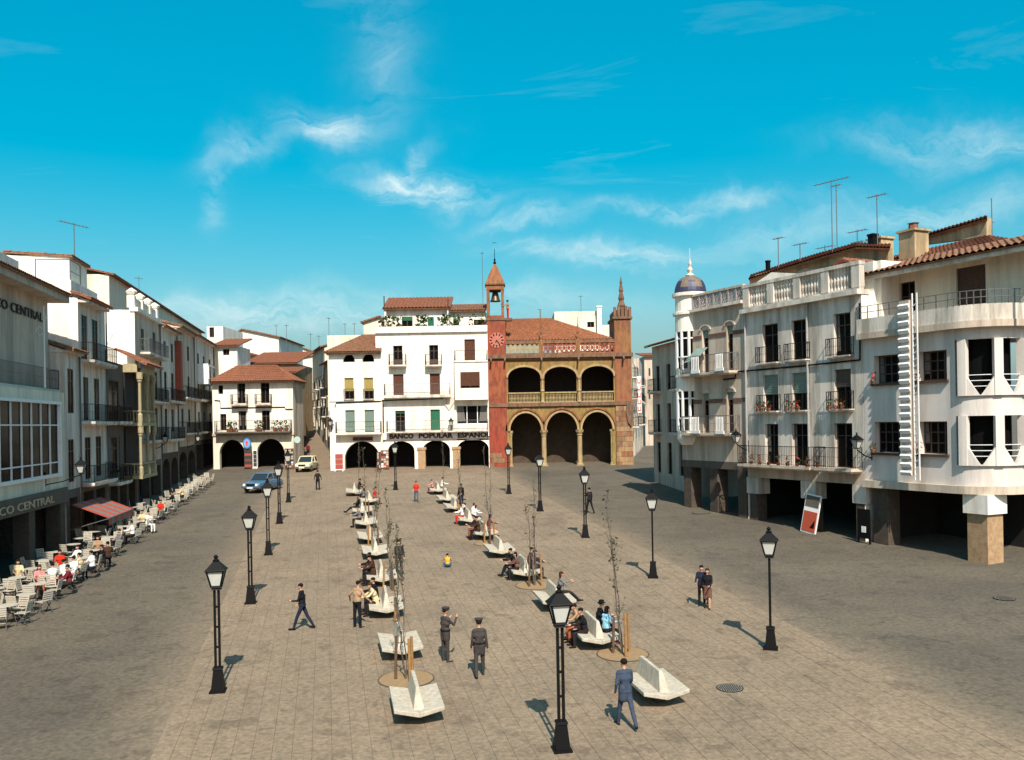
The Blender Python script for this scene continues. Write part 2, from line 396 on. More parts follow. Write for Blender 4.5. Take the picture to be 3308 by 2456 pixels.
        b = MB().add(vs, fs)
        if under:
            o_ = nrm*-0.09; b.add([A+o_, B+o_, C+o_, D+o_, A, B, C, D], [(3, 2, 1, 0), (0, 1, 5, 4), (1, 2, 6, 5), (2, 3, 7, 6), (3, 0, 4, 7)])
        return b.build(name, m or tile, parent or s.o)
    def text(s, body, x, z, size, m, y=-0.03, spacing=1.0, bold=0.0, name='lettering', parent=None, width=None):
        me = text_mesh(body, size, 0.04, spacing, bold)
        xs = [v.co.x for v in me.vertices]
        k = width/(max(xs)-min(xs)) if width else 1.0
        me.transform(Matrix.Translation((x, y, z)) @ Matrix.Diagonal((k, 1, 1, 1)))
        me.materials.clear(); me.materials.append(m)
        return link(name, me, parent or s.o)
    def pots(s, pts, m=None, fl=None, size=0.3):
        for (x, y, z) in pts:
            b = MB().lathe([(size*.28, 0), (size*.4, size*.6)], 8, (x, y, z)); p = b.build('flower_pot', tile, s.o)
            g = MB(); rr = random.Random(int(x*97+z*31))
            for k in range(26):
                a, q, h = rr.uniform(0, 6.28), rr.uniform(0, size*.75), rr.uniform(.5, 1.9)*size
                c = Vector((x+q*math.cos(a), y+q*math.sin(a)*.6, z+h)); e = size*.22
                v1 = Vector((rr.uniform(-1, 1), rr.uniform(-1, 1), rr.uniform(-.4, 1)))*e; v2 = Vector((rr.uniform(-1, 1), rr.uniform(-1, 1), rr.uniform(-1, 1)))*e
                g.cur = 1 if (fl and k % 4 == 0) else 0; g.add([c-v1, c+v2, c+v1, c-v2], [(0, 1, 2, 3)])
            g.build('foliage', [m or leafm, fl or leafm], p)
def antenna(x, y, z0, h, label, arms=((0.9, 7, 1.0),), rz=0.6, kind=0):
    t = thing('antenna', label, 'antenna', (x, y, z0), rz, 'roof aerials')
    MB().tube([(0, 0, -.3), (0, 0, h)], 0.03, 5).build('mast', irong, t)
    for fr, n, ln in arms:
        b = MB(); z = h*fr; b.bar((-ln/2, 0, z), (ln/2, 0, z), 0.035)
        for k in range(n):
            xx = -ln/2+ln*k/(n-1); q = 0.28*(1-.35*k/(n-1)); b.bar((xx, -q, z), (xx, q, z), 0.018)
        b.build('boom', irong, t)
    return t
# ================================================================ ground
PA = math.atan2(1654-1050, FPX); pa = Vector((-math.sin(PA), math.cos(PA))); pp = Vector((math.cos(PA), math.sin(PA)))
def st(P): return P.xy.dot(pp), P.xy.dot(pa)
sL = st(at(705, 2235))[0]-1.0; sR = st(at(2490, 2095))[0]+1.9; t0, t1 = 16.0, 85.5
def speckle(t, c, fine, mid, lo=.76, hi=1.28):
    r = t.n('ShaderNodeMapRange', i_1=.36, i_2=.64, i_3=lo, i_4=hi); t.l(fine, r.inputs[0])
    cb_ = t.n('ShaderNodeCombineColor')
    for k in range(3): t.l(r.outputs[0], cb_.inputs[k])
    c = t.mix(1.0, c, cb_.outputs[0], 'MULTIPLY')
    P = t.n('ShaderNodeNewGeometry').outputs['Position']
    for sc_, lo_, hi_, am, mp_ in ((1.1, .57, .63, .45, (1, 1, 1)), (.33, .56, .66, .35, (1.0, .35, 1)), (2.6, .66, .70, .6, (1, 1, 1))):
        n_ = t.n('ShaderNodeTexNoise', i_Scale=sc_, i_Detail=7.0, i_Roughness=.6); k = t.n('ShaderNodeMapping'); k.inputs['Scale'].default_value = mp_; k.inputs['Location'].default_value = (sc_*7, 3, 0); t.l(P, k.inputs[0]); t.l(k.outputs[0], n_.inputs['Vector'])
        q_ = t.n('ShaderNodeMapRange', i_1=lo_, i_2=hi_, i_4=am); t.l(n_.outputs[0], q_.inputs[0])
        c = t.mix(q_.outputs[0], c, t.mix(1.0, c, (.5, .48, .46), 'MULTIPLY'))
    return c
def asphalt():
    """worn asphalt with pale dust carried off the paving"""
    m = bpy.data.materials.new('worn_asphalt'); m.use_nodes = True; t = NT(m.node_tree); b = m.node_tree.nodes['Principled BSDF']; b.inputs['Roughness'].default_value = .95
    geo = t.n('ShaderNodeNewGeometry'); P = geo.outputs['Position']
    def noise(sc, d=5.0, mp=None):
        n_ = t.n('ShaderNodeTexNoise', i_Scale=sc, i_Detail=d, i_Roughness=.62)
        if mp: k = t.n('ShaderNodeMapping'); k.inputs['Scale'].default_value = mp; t.l(P, k.inputs[0]); t.l(k.outputs[0], n_.inputs['Vector'])
        else: t.l(P, n_.inputs['Vector'])
        return n_.outputs[0]
    def mr(x, a, b_, c=0.0, d=1.0):
        r = t.n('ShaderNodeMapRange', interpolation_type='SMOOTHSTEP', i_1=a, i_2=b_, i_3=c, i_4=d); t.l(x, r.inputs[0]); return r.outputs[0]
    big = noise(.12, 4.0, (.6, 1.5, 1)); mid = noise(.8); fine = noise(7.0, 8.0)
    c = t.mix(mr(big, .35, .65), (.074, .060, .040), (.104, .083, .055))
    c = t.mix(t.m('MULTIPLY', mr(mid, .45, .7), .35), c, (.06, .048, .036))
    dp = t.n('ShaderNodeVectorMath', operation='DOT_PRODUCT'); t.l(P, dp.inputs[0]); dp.inputs[1].default_value = (pp.x, pp.y, 0)
    s_ = dp.outputs['Value']; d1 = t.m('MAXIMUM', t.m('SUBTRACT', s_, sR), t.m('SUBTRACT', sL, s_)); d2 = t.m('ADD', d1, t.m('MULTIPLY', t.m('SUBTRACT', big, .5), 4.0))
    c = t.mix(t.m('MULTIPLY', mr(d2, 2.4, -.9), .9), c, (.180, .132, .083))
    c = speckle(t, c, fine, mid)
    t.l(c, b.inputs['Base Color']); bp_ = t.n('ShaderNodeBump', i_Strength=.35, i_Distance=.02); t.l(fine, bp_.inputs['Height']); t.l(bp_.outputs[0], b.inputs['Normal'])
    return m
asph = asphalt()
def paving_mat():
    m = bpy.data.materials.new('paving_concrete'); m.use_nodes = True; t = NT(m.node_tree); b = m.node_tree.nodes['Principled BSDF']; b.inputs['Roughness'].default_value = .93
    P = t.n('ShaderNodeNewGeometry').outputs['Position']
    def nz(sc, lo, hi, d=5.0):
        n_ = t.n('ShaderNodeTexNoise', i_Scale=sc, i_Detail=d, i_Roughness=.65); t.l(P, n_.inputs['Vector']); r = t.n('ShaderNodeMapRange', i_1=lo, i_2=hi); t.l(n_.outputs[0], r.inputs[0]); return r.outputs[0], n_.outputs[0]
    big, _ = nz(.35, .35, .68); mid, _ = nz(3.0, .5, .75); fine, fr = nz(8.0, .40, .62, 8.0)
    c = t.mix(big, (.172, .126, .079), (.222, .162, .102)); c = t.mix(t.m('MULTIPLY', mid, .4), c, (.095, .064, .04)); c = speckle(t, c, fr, None)
    t.l(c, b.inputs['Base Color']); bp_ = t.n('ShaderNodeBump', i_Strength=.4, i_Distance=.015); t.l(fr, bp_.inputs['Height']); t.l(bp_.outputs[0], b.inputs['Normal'])
    return m
pave = paving_mat()
jointm = mat('paving_joint', (0.088, 0.065, 0.040), 0.95, 0.2, 2)
def ground_patch(name, quad, m, dz=0.0):
    return struct(MB().add([(x, y, gz(y)+dz) for x, y in quad], [tuple(range(len(quad)))]).build(name, m))
g = MB(); xs = [-1500, -60, -30, -10, 10, 30, 60, 1500]; ys = [-80, 0, 20, 45, 70, 97, 400, 3000]
for j in range(len(ys)-1):
    for i in range(len(xs)-1):
        g.add([(xs[i], ys[j], gz(ys[j])), (xs[i+1], ys[j], gz(ys[j])), (xs[i+1], ys[j+1], gz(ys[j+1])), (xs[i], ys[j+1], gz(ys[j+1]))], [(0, 1, 2, 3)])
ground = struct(g.build('ground', asph))
# paved strip between the lamp rows: long slabs laid along the square
def sp(s_, t_, dz=0.0):
    q = pp*s_+pa*t_; return (q.x, q.y, gz(q.y)+dz)
paving = struct(MB().add([sp(sL, t0, .004), sp(sR, t0, .004), sp(sR, t1, .004), sp(sL, t1, .004)], [(0, 1, 2, 3)]).build('pavement', jointm))
SW, SLN = 0.44, 2.4; ns = int((sR-sL)/SW); SW = (sR-sL)/ns
far = MB(); slabs = []
for i in range(ns):
    off = (i*0.37 % 1)*SLN; t = t0-off
    while t < t1:
        a0, a1 = max(t, t0)+.003, min(t+SLN, t1)-.003
        if a1-a0 > .2: slabs.append((sL+i*SW+.005, sL+(i+1)*SW-.005, a0, a1))
        t += SLN
def slab_faces(mb, s0, s1, a0, a1, h):
    vs = [sp(s0, a0, .004), sp(s1, a0, .004), sp(s1, a1, .004), sp(s0, a1, .004), sp(s0, a0, h), sp(s1, a0, h), sp(s1, a1, h), sp(s0, a1, h)]
    mb.add(vs, [(4, 5, 6, 7), (0, 1, 5, 4), (1, 2, 6, 5), (2, 3, 7, 6), (3, 0, 4, 7)])
def inview(s_):
    q = sp((s_[0]+s_[1])/2, s_[3]); return q[1] > 19.6 and abs(q[0]) < q[1]*.56
slabs.sort(key=lambda s_: (not inview(s_), sp(s_[0], s_[2])[1]))
rs = random.Random(3)
for k, s_ in enumerate(slabs):
    h = .011+rs.uniform(-.0025, .0025)
    if k < 290:
        mb = MB(); slab_faces(mb, *s_, h); mb.build('paving_slab', pave, paving)
    else: slab_faces(far, *s_, h)
stuff(far.build('paving_slabs', pave, paving))
# ================================================================ left row of houses
LX, LK = -14.5, -0.177
def Lp(u, v=1400):
    rx, _ = ray(u, v); Yd = LX/(rx-LK); return (LX+LK*Yd, Yd)
dL = (LK, 1.0)
# ---- hotel / bank at the near end
A = Bld('corner_bank_building', 'grey bank building with large white-framed window at left edge', 'building', Lp(209), dL)
hb = lambda u, v, yo=0: A.px(u, v, yo)
ze = hb(170, 975, .7)[1]; zb = hb(209, 1262)[1]; zl = hb(209, 1574)[1]; xn = -22.0
do = A.rect(74, 1060, 1240, 122, .7); do[2] = zb+.05
do2 = [do[0]-6.0, do[1]-6.0, do[2], do[3]]; do3 = [do[0]-12.0, do[1]-12.0, do[2], do[3]]
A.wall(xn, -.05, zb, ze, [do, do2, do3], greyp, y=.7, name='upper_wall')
for q in (do, do2, do3): A.window(q, wood, y=.73)
wr = [hb(-130, 1400)[0], hb(188, 1400)[0], hb(190, 1528)[1], hb(190, 1308)[1]]
wr0 = [wr[0]-7.5, wr[0]-.6, wr[2], wr[3]]
A.wall(xn, 0, zl, zb-.12, [wr, wr0], offw, y=0, th=.45, name='lower_wall')
for q in (wr, wr0):
    A.box('window_surround', q[0]-.18, -.14, q[2]-.16, q[1]+.18, -.003, q[2], frame_w)
    A.box('window_surround', q[0]-.18, -.14, q[3], q[1]+.18, -.003, q[3]+.14, frame_w)
    A.box('window_surround', q[1], -.12, q[2], q[1]+.18, -.003, q[3], frame_w)
    wb = MB(); n = 9
    for k in range(n+1):
        xx = q[0]+(q[1]-q[0])*k/n; wb.box(xx-.04, -.03, q[2], xx+.04, .07, q[3])
    for fz in (.16, .70): wb.box(q[0], -.02, q[2]+(q[3]-q[2])*fz-.03, q[1], .05, q[2]+(q[3]-q[2])*fz+.03)
    wo_ = wb.build('window', frame_w, A.o)
    for k in range(n):
        xa, xb = q[0]+(q[1]-q[0])*k/n+.04, q[0]+(q[1]-q[0])*(k+1)/n-.04
        MB().add([(xa, .03, q[2]), (xb, .03, q[2]), (xb, .03, q[3]), (xa, .03, q[3])], [(0, 1, 2, 3)]).build('pane', glass, wo_)
A.balcony(xn, .02, zb+.02, depth=.5, h=1.0, rm=irong, sm=offw, y=.7)
A.shell(xn, 0, -2, zl, 10, greyp, top=False); 
A.box('side_wall', xn, .71, zl, -.05, 9.5, ze, greyp)
# eaves with a tiled edge
A.box('cornice', xn, -.2, ze-.12, .5, 9.7, ze+.25, greyp)
A.roof((xn, -.35, ze+.25), (.55, -.35, ze+.25), (.55, 2.0, ze+1.0), (xn, 2.0, ze+1.0), tile_o)
A.box('parapet', xn, 1.6, ze+.3, -1.4, 9, ze+1.7, white)
A.box('penthouse', xn, 3.2, ze+1.7, -4.6, 9, ze+3.5, greyp)
A.roof((xn, 2.2, ze+3.5), (-4.0, 2.2, ze+3.5), (-4.0, 6, ze+4.1), (xn, 6, ze+4.1), tile_o)
A.text('BANCO CENTRAL', (hb(-82, 1000, .7)[0]+hb(134, 1000, .7)[0])/2, hb(80, 1022, .7)[1], 0.62, iron, y=.64, width=hb(134, 1000, .7)[0]-hb(-82, 1000, .7)[0])
fs_ = [hb(-90, 1640)[0], hb(165, 1600)[0]]
A.box('fascia', xn, -.1, zl-.75, .05, .35, zl, dgrey)
goldm = mat('brass_letters', (0.42, 0.36, 0.22), .5, .1)
A.text('BANCO CENTRAL', (fs_[0]+fs_[1])/2, zl-.6, 0.5, goldm, y=-.13, width=fs_[1]-fs_[0])
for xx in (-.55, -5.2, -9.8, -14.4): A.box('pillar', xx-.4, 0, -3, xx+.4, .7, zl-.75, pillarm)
A.room(xn, 0, -2, zl-.3, .71, 4.5)
fp = thing('flag_bracket', 'white ornate wall lamp bracket on the bank balcony', 'bracket', A.wp(hb(86, 1200, .7)[0], -.1, zb))
MB().tube([(0, 0, 0), (0, 0, 3.9)], [.05, .035], 6).build('pole', ironw, fp)
MB().tube([(0, 0, 2.6), (-.25, 0, 2.5), (-.38, 0, 2.75), (-.22, 0, 2.95), (-.1, 0, 2.8)], .03, 5).tube([(0, 0, 3.1), (.12, 0, 3.3), (0, 0, 3.5)], .03, 5).build('scroll', ironw, fp)

def arcade(b, x0, x1, zt, npil, m, D=4.0, pw=.6, arches=False, pm=None):
    """pillars carrying the upper floors, a dark covered walk behind"""
    if arches:
        w_ = (x1-x0)/npil; ops = []
        for k in range(npil): ops.append([x0+w_*k+pw/2, x0+w_*(k+1)-pw/2, -2.0, zt-.45, min(w_/2-pw/2, 1.0)])
        b.wall(x0, x1, -2.0, zt, ops, pillarm, th=.6, name='arcade_wall')
    else:
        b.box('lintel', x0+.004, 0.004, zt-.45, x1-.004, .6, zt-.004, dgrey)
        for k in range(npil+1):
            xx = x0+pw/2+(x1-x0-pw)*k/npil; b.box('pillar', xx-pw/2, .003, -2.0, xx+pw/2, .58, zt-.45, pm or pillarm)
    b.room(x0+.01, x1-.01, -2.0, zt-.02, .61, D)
def house(name, label, u0, u1, vtop, wins, bals, m, zar=3.1, npil=2, arches=False, D=9.0, eave=True, wm=None, roofm=None, par=0.0, pm=None, P=Lp, d=dL, side=None, group='houses along the left side'):
    b = Bld(name, label, 'building', P(u0), d, group=group); W = (Vector(P(u1))-Vector(P(u0))).length
    zt = b.px(u0, vtop)[1]
    ops = [b.rect(*q[:4]) for q in wins]
    b.wall(0, W, zar, zt, ops, m, th=.12)
    for o, q in zip(ops, wins):
        kw = q[4] if len(q) > 4 else {}
        b.window(o, **{**dict(fm=wm or wood, y=.03), **kw})
    for (uL, uR, v, kw) in bals:
        x0, z = b.px(uL, v); x1, _ = b.px(uR, v); b.balcony(max(x0, .02), min(x1, W-.02), z, **kw)
    b.shell(0, W, -2, zt, D, side or m, top=True)
    arcade(b, 0, W, zar, npil, m, arches=arches, pm=pm)
    if eave:
        b.box('cornice', -.05, -.3, zt, W+.05, D, zt+.14, m)
        b.roof((-.1, -.5, zt+.14), (W+.1, -.5, zt+.14), (W+.1, D*.5, zt+1.5), (-.1, D*.5, zt+1.5), roofm or tile_o)
        b.roof((W+.1, D+.2, zt+.14), (-.1, D+.2, zt+.14), (-.1, D*.5, zt+1.5), (W+.1, D*.5, zt+1.5), roofm or tile_o, name='roof')
        MB().prism([(0, zt+.14), (D*.5, zt+1.45), (D, zt+.14)], 0, 0).v
        for xx in (0.0, W):
            MB().add([(xx, 0, zt+.14), (xx, D, zt+.14), (xx, D*.5, zt+1.42)], [(0, 1, 2)]).build('gable', side or m, b.o)
    elif par: b.box('parapet', .003, .003, zt, W-.003, .35, zt+par, m)
    b.part('downpipe', MB().tube([(W-.08, -.09, zar), (W-.08, -.09, zt-.05)], .05, 6), irong)
    b.W, b.zt = W, zt
    return b
shut = dict(blind=woodr, bfrac=.35)
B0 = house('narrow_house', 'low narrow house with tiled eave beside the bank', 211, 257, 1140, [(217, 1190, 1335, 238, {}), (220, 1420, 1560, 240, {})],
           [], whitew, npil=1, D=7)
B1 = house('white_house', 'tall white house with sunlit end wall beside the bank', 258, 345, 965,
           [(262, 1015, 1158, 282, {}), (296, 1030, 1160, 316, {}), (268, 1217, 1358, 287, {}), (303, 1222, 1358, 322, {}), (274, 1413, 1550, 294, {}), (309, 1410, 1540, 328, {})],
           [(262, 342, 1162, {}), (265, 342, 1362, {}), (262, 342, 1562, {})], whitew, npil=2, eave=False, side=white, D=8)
zt = B1.zt
B1.roof((-.2, -.75, zt-.05), (B1.W*.8, -.75, zt-.05), (B1.W*.8, .3, zt+.35), (-.2, .3, zt+.35), tile)
B1.box('cornice', 0, -.55, zt-.25, B1.W*.8, -.004, zt-.1, whitew)
B1.box('terrace_wall', .3, .4, zt, B1.W, 7.8, zt+1.0, white)
tb = B1.box('stair_tower', 2.6, 1.1, zt, 6.2, 4.4, zt+2.7, white)
B1.roof((2.5, .9, zt+2.7), (6.3, .9, zt+2.7), (6.3, 4.6, zt+2.9), (2.5, 4.6, zt+2.9), tile_o)
rl = MB()
for q in ((.35, .45), (.35, 2.2), (2.3, .45)): rl.bar((q[0], q[1], zt+1), (q[0], q[1], zt+2.1), .05)
rl.bar((.35, .45, zt+2.1), (2.3, .45, zt+2.1), .05).bar((.35, .45, zt+2.1), (.35, 2.2, zt+2.1), .05).bar((.35, .45, zt+1.5), (2.3, .45, zt+1.5), .03)
rl.build('roof_railing', irong, B1.o)
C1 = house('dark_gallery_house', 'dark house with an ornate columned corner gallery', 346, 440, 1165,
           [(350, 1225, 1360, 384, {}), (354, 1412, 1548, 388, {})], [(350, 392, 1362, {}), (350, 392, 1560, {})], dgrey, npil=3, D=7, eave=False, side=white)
# projecting gallery
x0, x1 = C1.px(398, 1300)[0], C1.W+.9; zg0 = C1.px(420, 1545, -1.0)[1]; zg1 = C1.px(420, 1365, -1.0)[1]; zg2 = C1.px(420, 1195, -1.0)[1]
gal = mat('gallery_stone', (0.34, 0.28, 0.16), .85, .2, 4, .2, 20)
for zz in (zg0, zg1):
    C1.box('gallery_floor', x0-.1, -1.15, zz-.22, x1+.1, -.004, zz, gal)
for z0_, z1_ in ((zg0, zg1-.22), (zg1, zg2)):
    for cx, cy in ((x0+.12, -1.0), (x1-.12, -1.0), ((x0+x1)/2, -1.0)):
        h = z1_-z0_
        C1.part('column', MB().lathe([(.16, 0), (.16, .5), (.10, .6), (.095, h-.7), (.15, h-.6), (.15, h-.5), (.2, h-.45), (.2, h)], 10, (cx, cy, z0_)), gal, smooth=False)
    bb = MB(); n = 12
    for k in range(n+1):
        xx = x0+.12+(x1-x0-.24)*k/n; bb.lathe([(.03, 0), (.055, .2), (.03, .4), (.045, .7)], 6, (xx, -1.0, z0_))
    for k in range(5): bb.lathe([(.03, 0), (.055, .2), (.03, .4), (.045, .7)], 6, (x0+.12, -1.0+.2*k, z0_))
    bb.box(x0, -1.1, z0_+.7, x1, -.9, z0_+.8).box(x0+.02, -.9, z0_+.7, x0+.2, -.01, z0_+.8)
    C1.part('balustrade', bb, gal)
xm = (x0+x1)/2
C1.wall(x0, x1, zg1+(zg2-zg1)*.55, zg2+.55, [[x0+.22, xm-.13, zg1+(zg2-zg1)*.55, zg2, .55], [xm+.13, x1-.22, zg1+(zg2-zg1)*.55, zg2, .55]], gal, y=-1.1, th=.2, name='gallery_arches')
C1.box('gallery_side', x0, -.88, zg2+.0, x0+.18, -.01, zg2+.55, gal); C1.box('gallery_side', x1-.18, -.88, zg1, x1, -.01, zg2+.55, gal)
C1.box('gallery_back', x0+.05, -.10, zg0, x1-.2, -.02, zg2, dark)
C1.roof((x0-.5, -1.6, zg2+.5), (x1+.5, -1.6, zg2+.5), (x1+.1, .5, zg2+1.55), (x0+.1, .5, zg2+1.55), tile)
plq = mat('blue_tile', (0.05, 0.18, 0.45), .5, .1); C1.box('house_number', x0+.3, -1.13, zg2+.18, x0+.6, -1.104, zg2+.42, plq)
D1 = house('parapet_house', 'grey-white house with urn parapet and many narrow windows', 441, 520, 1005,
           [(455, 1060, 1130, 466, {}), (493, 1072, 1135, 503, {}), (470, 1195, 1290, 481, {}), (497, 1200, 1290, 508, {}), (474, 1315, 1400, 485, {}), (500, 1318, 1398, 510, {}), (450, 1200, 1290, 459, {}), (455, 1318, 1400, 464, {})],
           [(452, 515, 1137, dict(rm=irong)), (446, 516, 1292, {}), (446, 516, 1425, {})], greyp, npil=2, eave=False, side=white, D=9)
zt = D1.zt; D1.box('cornice', -.1, -.25, zt-.1, D1.W, .3, zt+.18, white)
for k in range(4):
    xx = .35+(D1.W-.7)*k/3; D1.box('parapet_post', xx-.3, 0, zt+.18, xx+.3, .5, zt+1.0, white); D1.part('urn', MB().lathe([(.1, 0), (.32, .12), (.4, .3), (.2, .45), (.05, .55)], 8, (xx, .25, zt+1.0)), white)
D1.box('parapet', .6, .1, zt+.18, D1.W-.6, .4, zt+.9, whitew)
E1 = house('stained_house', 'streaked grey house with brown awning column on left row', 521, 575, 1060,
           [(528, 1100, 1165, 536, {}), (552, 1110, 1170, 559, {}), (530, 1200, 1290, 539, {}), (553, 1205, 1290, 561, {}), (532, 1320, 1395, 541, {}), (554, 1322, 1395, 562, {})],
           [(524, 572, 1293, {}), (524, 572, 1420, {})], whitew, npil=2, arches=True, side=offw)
E1.box('red_awning', E1.W-.9, -.5, 7.0, E1.W-.1, -.02, E1.zt-.5, mat('rust_cloth', (.28, .06, .03), .8, .2))
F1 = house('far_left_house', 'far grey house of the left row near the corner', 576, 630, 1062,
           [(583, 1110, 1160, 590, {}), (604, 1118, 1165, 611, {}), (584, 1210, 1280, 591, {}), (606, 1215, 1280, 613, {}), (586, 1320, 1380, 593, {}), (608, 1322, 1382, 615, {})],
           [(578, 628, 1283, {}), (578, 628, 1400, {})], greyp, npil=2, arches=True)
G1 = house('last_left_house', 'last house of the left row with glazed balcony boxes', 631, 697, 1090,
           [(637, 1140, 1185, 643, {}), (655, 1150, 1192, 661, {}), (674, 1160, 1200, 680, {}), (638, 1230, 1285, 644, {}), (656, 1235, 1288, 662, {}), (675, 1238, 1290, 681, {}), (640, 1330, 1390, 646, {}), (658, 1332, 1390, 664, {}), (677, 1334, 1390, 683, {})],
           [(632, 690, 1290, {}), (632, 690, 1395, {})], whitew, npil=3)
gw = G1.rect(672, 1175, 1240, 694, -1.0)
G1.box('glazed_balcony', gw[0], -1.0, gw[2], gw[1], -.01, gw[3], frame_w); G1.window([gw[0]+.1, gw[1]-.1, gw[2]+.5, gw[3]-.2], frame_w, y=-1.07, mull=2)
# tall set-back storey behind the left row
H1 = Bld('long_ochre_house', 'long stained house with tiled edge rising behind the left row', 'building', (Vector(Lp(330))+Vector((-7.5, 0)))[:], dL)
hx0 = H1.px(352, 905)[0]; hx1 = H1.px(650, 990)[0]; hz = H1.px(480, 968)[1]
H1.box('wall', hx0, 0, 0, hx1, 8, hz, offw); H1.roof((hx0-.2, -.5, hz), (hx1+.2, -.5, hz), (hx1+.2, 4, hz+1.0), (hx0-.2, 4, hz+1.0), tile)
for u_, v_ in ((88, 815), (345, 880)):
    pass
antenna(*A.wp(-5.5, 4, ze+3.4)[:2], A.wp(0, 0, ze+3.4).z, 3.4, 'aerial on the penthouse roof above the bank', rz=.2)
antenna(*B1.wp(7.0, 2, B1.zt+.9)[:2], B1.wp(0, 0, B1.zt+.9).z, 4.6, 'long-armed aerial beside the white stair tower', arms=((.98, 9, 2.2),), rz=1.2)
q_ = H1.wp(hx1*.62, 2, hz+.4); antenna(q_.x, q_.y, q_.z, 3.0, 'aerial on the long stained house roof', rz=.9)
# striped awning over the cafe
aw = Bld('cafe_awning', 'red and grey striped cafe awning hanging below balconies', 'awning', Lp(240), dL)
ax0, az1 = aw.px(245, 1655, -.3)[0], aw.px(300, 1612, -.1)[1]; ax1 = aw.px(405, 1600, -1.6)[0]+.6
redc = mat('red_canvas', (0.40, 0.06, 0.025), .85, .2, 6); gryc = mat('grey_canvas', (0.16, 0.15, 0.14), .85, .2, 6)
n = 9
for k in range(n):
    xa, xb = ax0+(ax1-ax0)*k/n, ax0+(ax1-ax0)*(k+1)/n; m_ = redc if k % 2 == 0 else gryc
    MB().add([(xa, -.1, az1), (xb, -.1, az1), (xb, -1.9, az1-.75), (xa, -1.9, az1-.75), (xb, -1.92, az1-1.12), (xa, -1.92, az1-1.12)], [(3, 2, 1, 0), (5, 4, 2, 3)]).build('canvas_panel', m_, aw.o)
MB().tube([(ax0, -1.9, az1-.76), (ax1, -1.9, az1-.76)], .03, 5).tube([(ax0, -1.9, az1-.77), (ax0, 0, az1-1.3)], .02, 5).tube([(ax1, -1.9, az1-.77), (ax1, 0, az1-1.3)], .02, 5).build('frame', irong, aw.o)
# ================================================================ far side of the square
def frontal(name, label, u0, Yp, group=None, cat='building'):
    rx, _ = ray(u0, 1400); return Bld(name, label, cat, (rx*Yp, Yp), (1, 0), group=group)
# ---- house with two arches left of the steep street
z5 = Zc(650, 1000, 2.7533)
K = frontal('arcaded_corner_house', 'white house with two dark arches and balcony of potted plants', 688, 92.0)
def kp(x, y): return K.px(*z5(x, y))
def kr(x0, y0, x1, y1): a, b_ = kp(x0, y0), kp(x1, y1); return [a[0], b_[0], b_[1], a[1]]
W = kp(818, 900)[0]; zt = kp(500, 640)[1]
ops = [kr(318, 645, 395, 835), kr(527, 640, 608, 832), kr(150, 675, 195, 752), kr(330, 905, 405, 1075), kr(538, 900, 612, 1075), kr(168, 930, 225, 1075)]
ar = [kr(160, 1160, 388, 1420)+[1.35], kr(490, 1152, 745, 1420)+[1.5]]
for a_ in ar: a_[2] = -1.0
zc_ = kp(400, 1100)[1]
K.wall(0, W, zc_, zt, ops, white); K.wall(0, W, -1, zc_-.25, ar, offw, th=.6, name='arcade_wall')
K.box('string_course', -.05, -.12, zc_-.25, W+.05, .3, zc_, greyp)
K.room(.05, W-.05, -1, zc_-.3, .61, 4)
K.shell(0, W, -1, zt, 4.4, whitew)
for o in ops[:2]+ops[3:]: K.window(o, wood, y=.18, trans=1)
K.window(ops[2], wood, mull=0, trans=0)
for a_ in (kr(278, 845, 420, 850), kr(490, 842, 632, 845)): K.balcony(a_[0], a_[1], a_[3], depth=.7, sm=greyp)
K.balcony(.4, W-.1, zc_+.14, depth=.9, h=1.1, sm=dgrey)
K.pots([(kp(x, 0)[0], -.6, zc_+.14) for x in (240, 262, 290, 505, 520, 650, 702, 752)], size=.55)
K.part('eave_tiles', MB().box(-.2, -.35, zt-.18, W+.2, 0, zt), greyp)
zr = kp(430, 505)[1]
K.roof((-.3, -.7, zt), (W+.3, -.7, zt), (W*.72, 2.1, zr+.2), (W*.25, 2.1, zr+.2), tile)
K.roof((W+.3, -.7, zt), (W+.3, 4.7, zt), (W*.72, 2.1, zr+.2), (W*.72, 2.1, zr+.2), tile)
K.roof((W+.3, 4.7, zt), (-.3, 4.7, zt), (W*.25, 2.1, zr+.2), (W*.72, 2.1, zr+.2), tile)
K.roof((-.3, 4.7, zt), (-.3, -.7, zt), (W*.25, 2.1, zr+.2), (W*.25, 2.1, zr+.2), tile)
MB().tube([kp(120, 808)[:1]+(-.05,)+kp(120, 808)[1:], kp(168, 812)[:1]+(-.05,)+kp(168, 812)[1:], kp(172, 878)[:1]+(-.05,)+kp(172, 878)[1:], kp(745, 868)[:1]+(-.05,)+kp(745, 868)[1:], kp(752, 888)[:1]+(-.05,)+kp(752, 888)[1:], kp(815, 888)[:1]+(-.05,)+kp(815, 888)[1:]], .05, 5).build('wall_cable', iron, K.o)
# round blue hanging sign, racks of goods
bs = thing('round_sign', 'round blue hanging sign between the two arches', 'sign', K.wp(kp(420, 1190)[0], -.5, kp(420, 1190)[1]))
blue = mat('sign_blue', (0.05, 0.17, 0.42), .5, .1); redp = mat('sign_red', (0.5, 0.06, 0.04), .5, .1); whp = mat('sign_white', (.75, .74, .7), .6, .05)
MB().prism([(.40*math.cos(t*math.pi/12), .52*math.sin(t*math.pi/12)) for t in range(24)], -.06, .06).build('disc', blue, bs)
MB().prism([(.30*math.cos(t*math.pi/12), .40*math.sin(t*math.pi/12)) for t in range(24)], -.075, -.061).build('inner_disc', mat('sign_pale_blue', (.2, .35, .6), .5, .1), bs)
MB().prism([(-.09, -.25), (.09, -.25), (.06, 0), (.14, .05), (0, .3), (-.14, .05), (-.06, 0)], -.09, -.076).build('figure_mark', redp, bs)
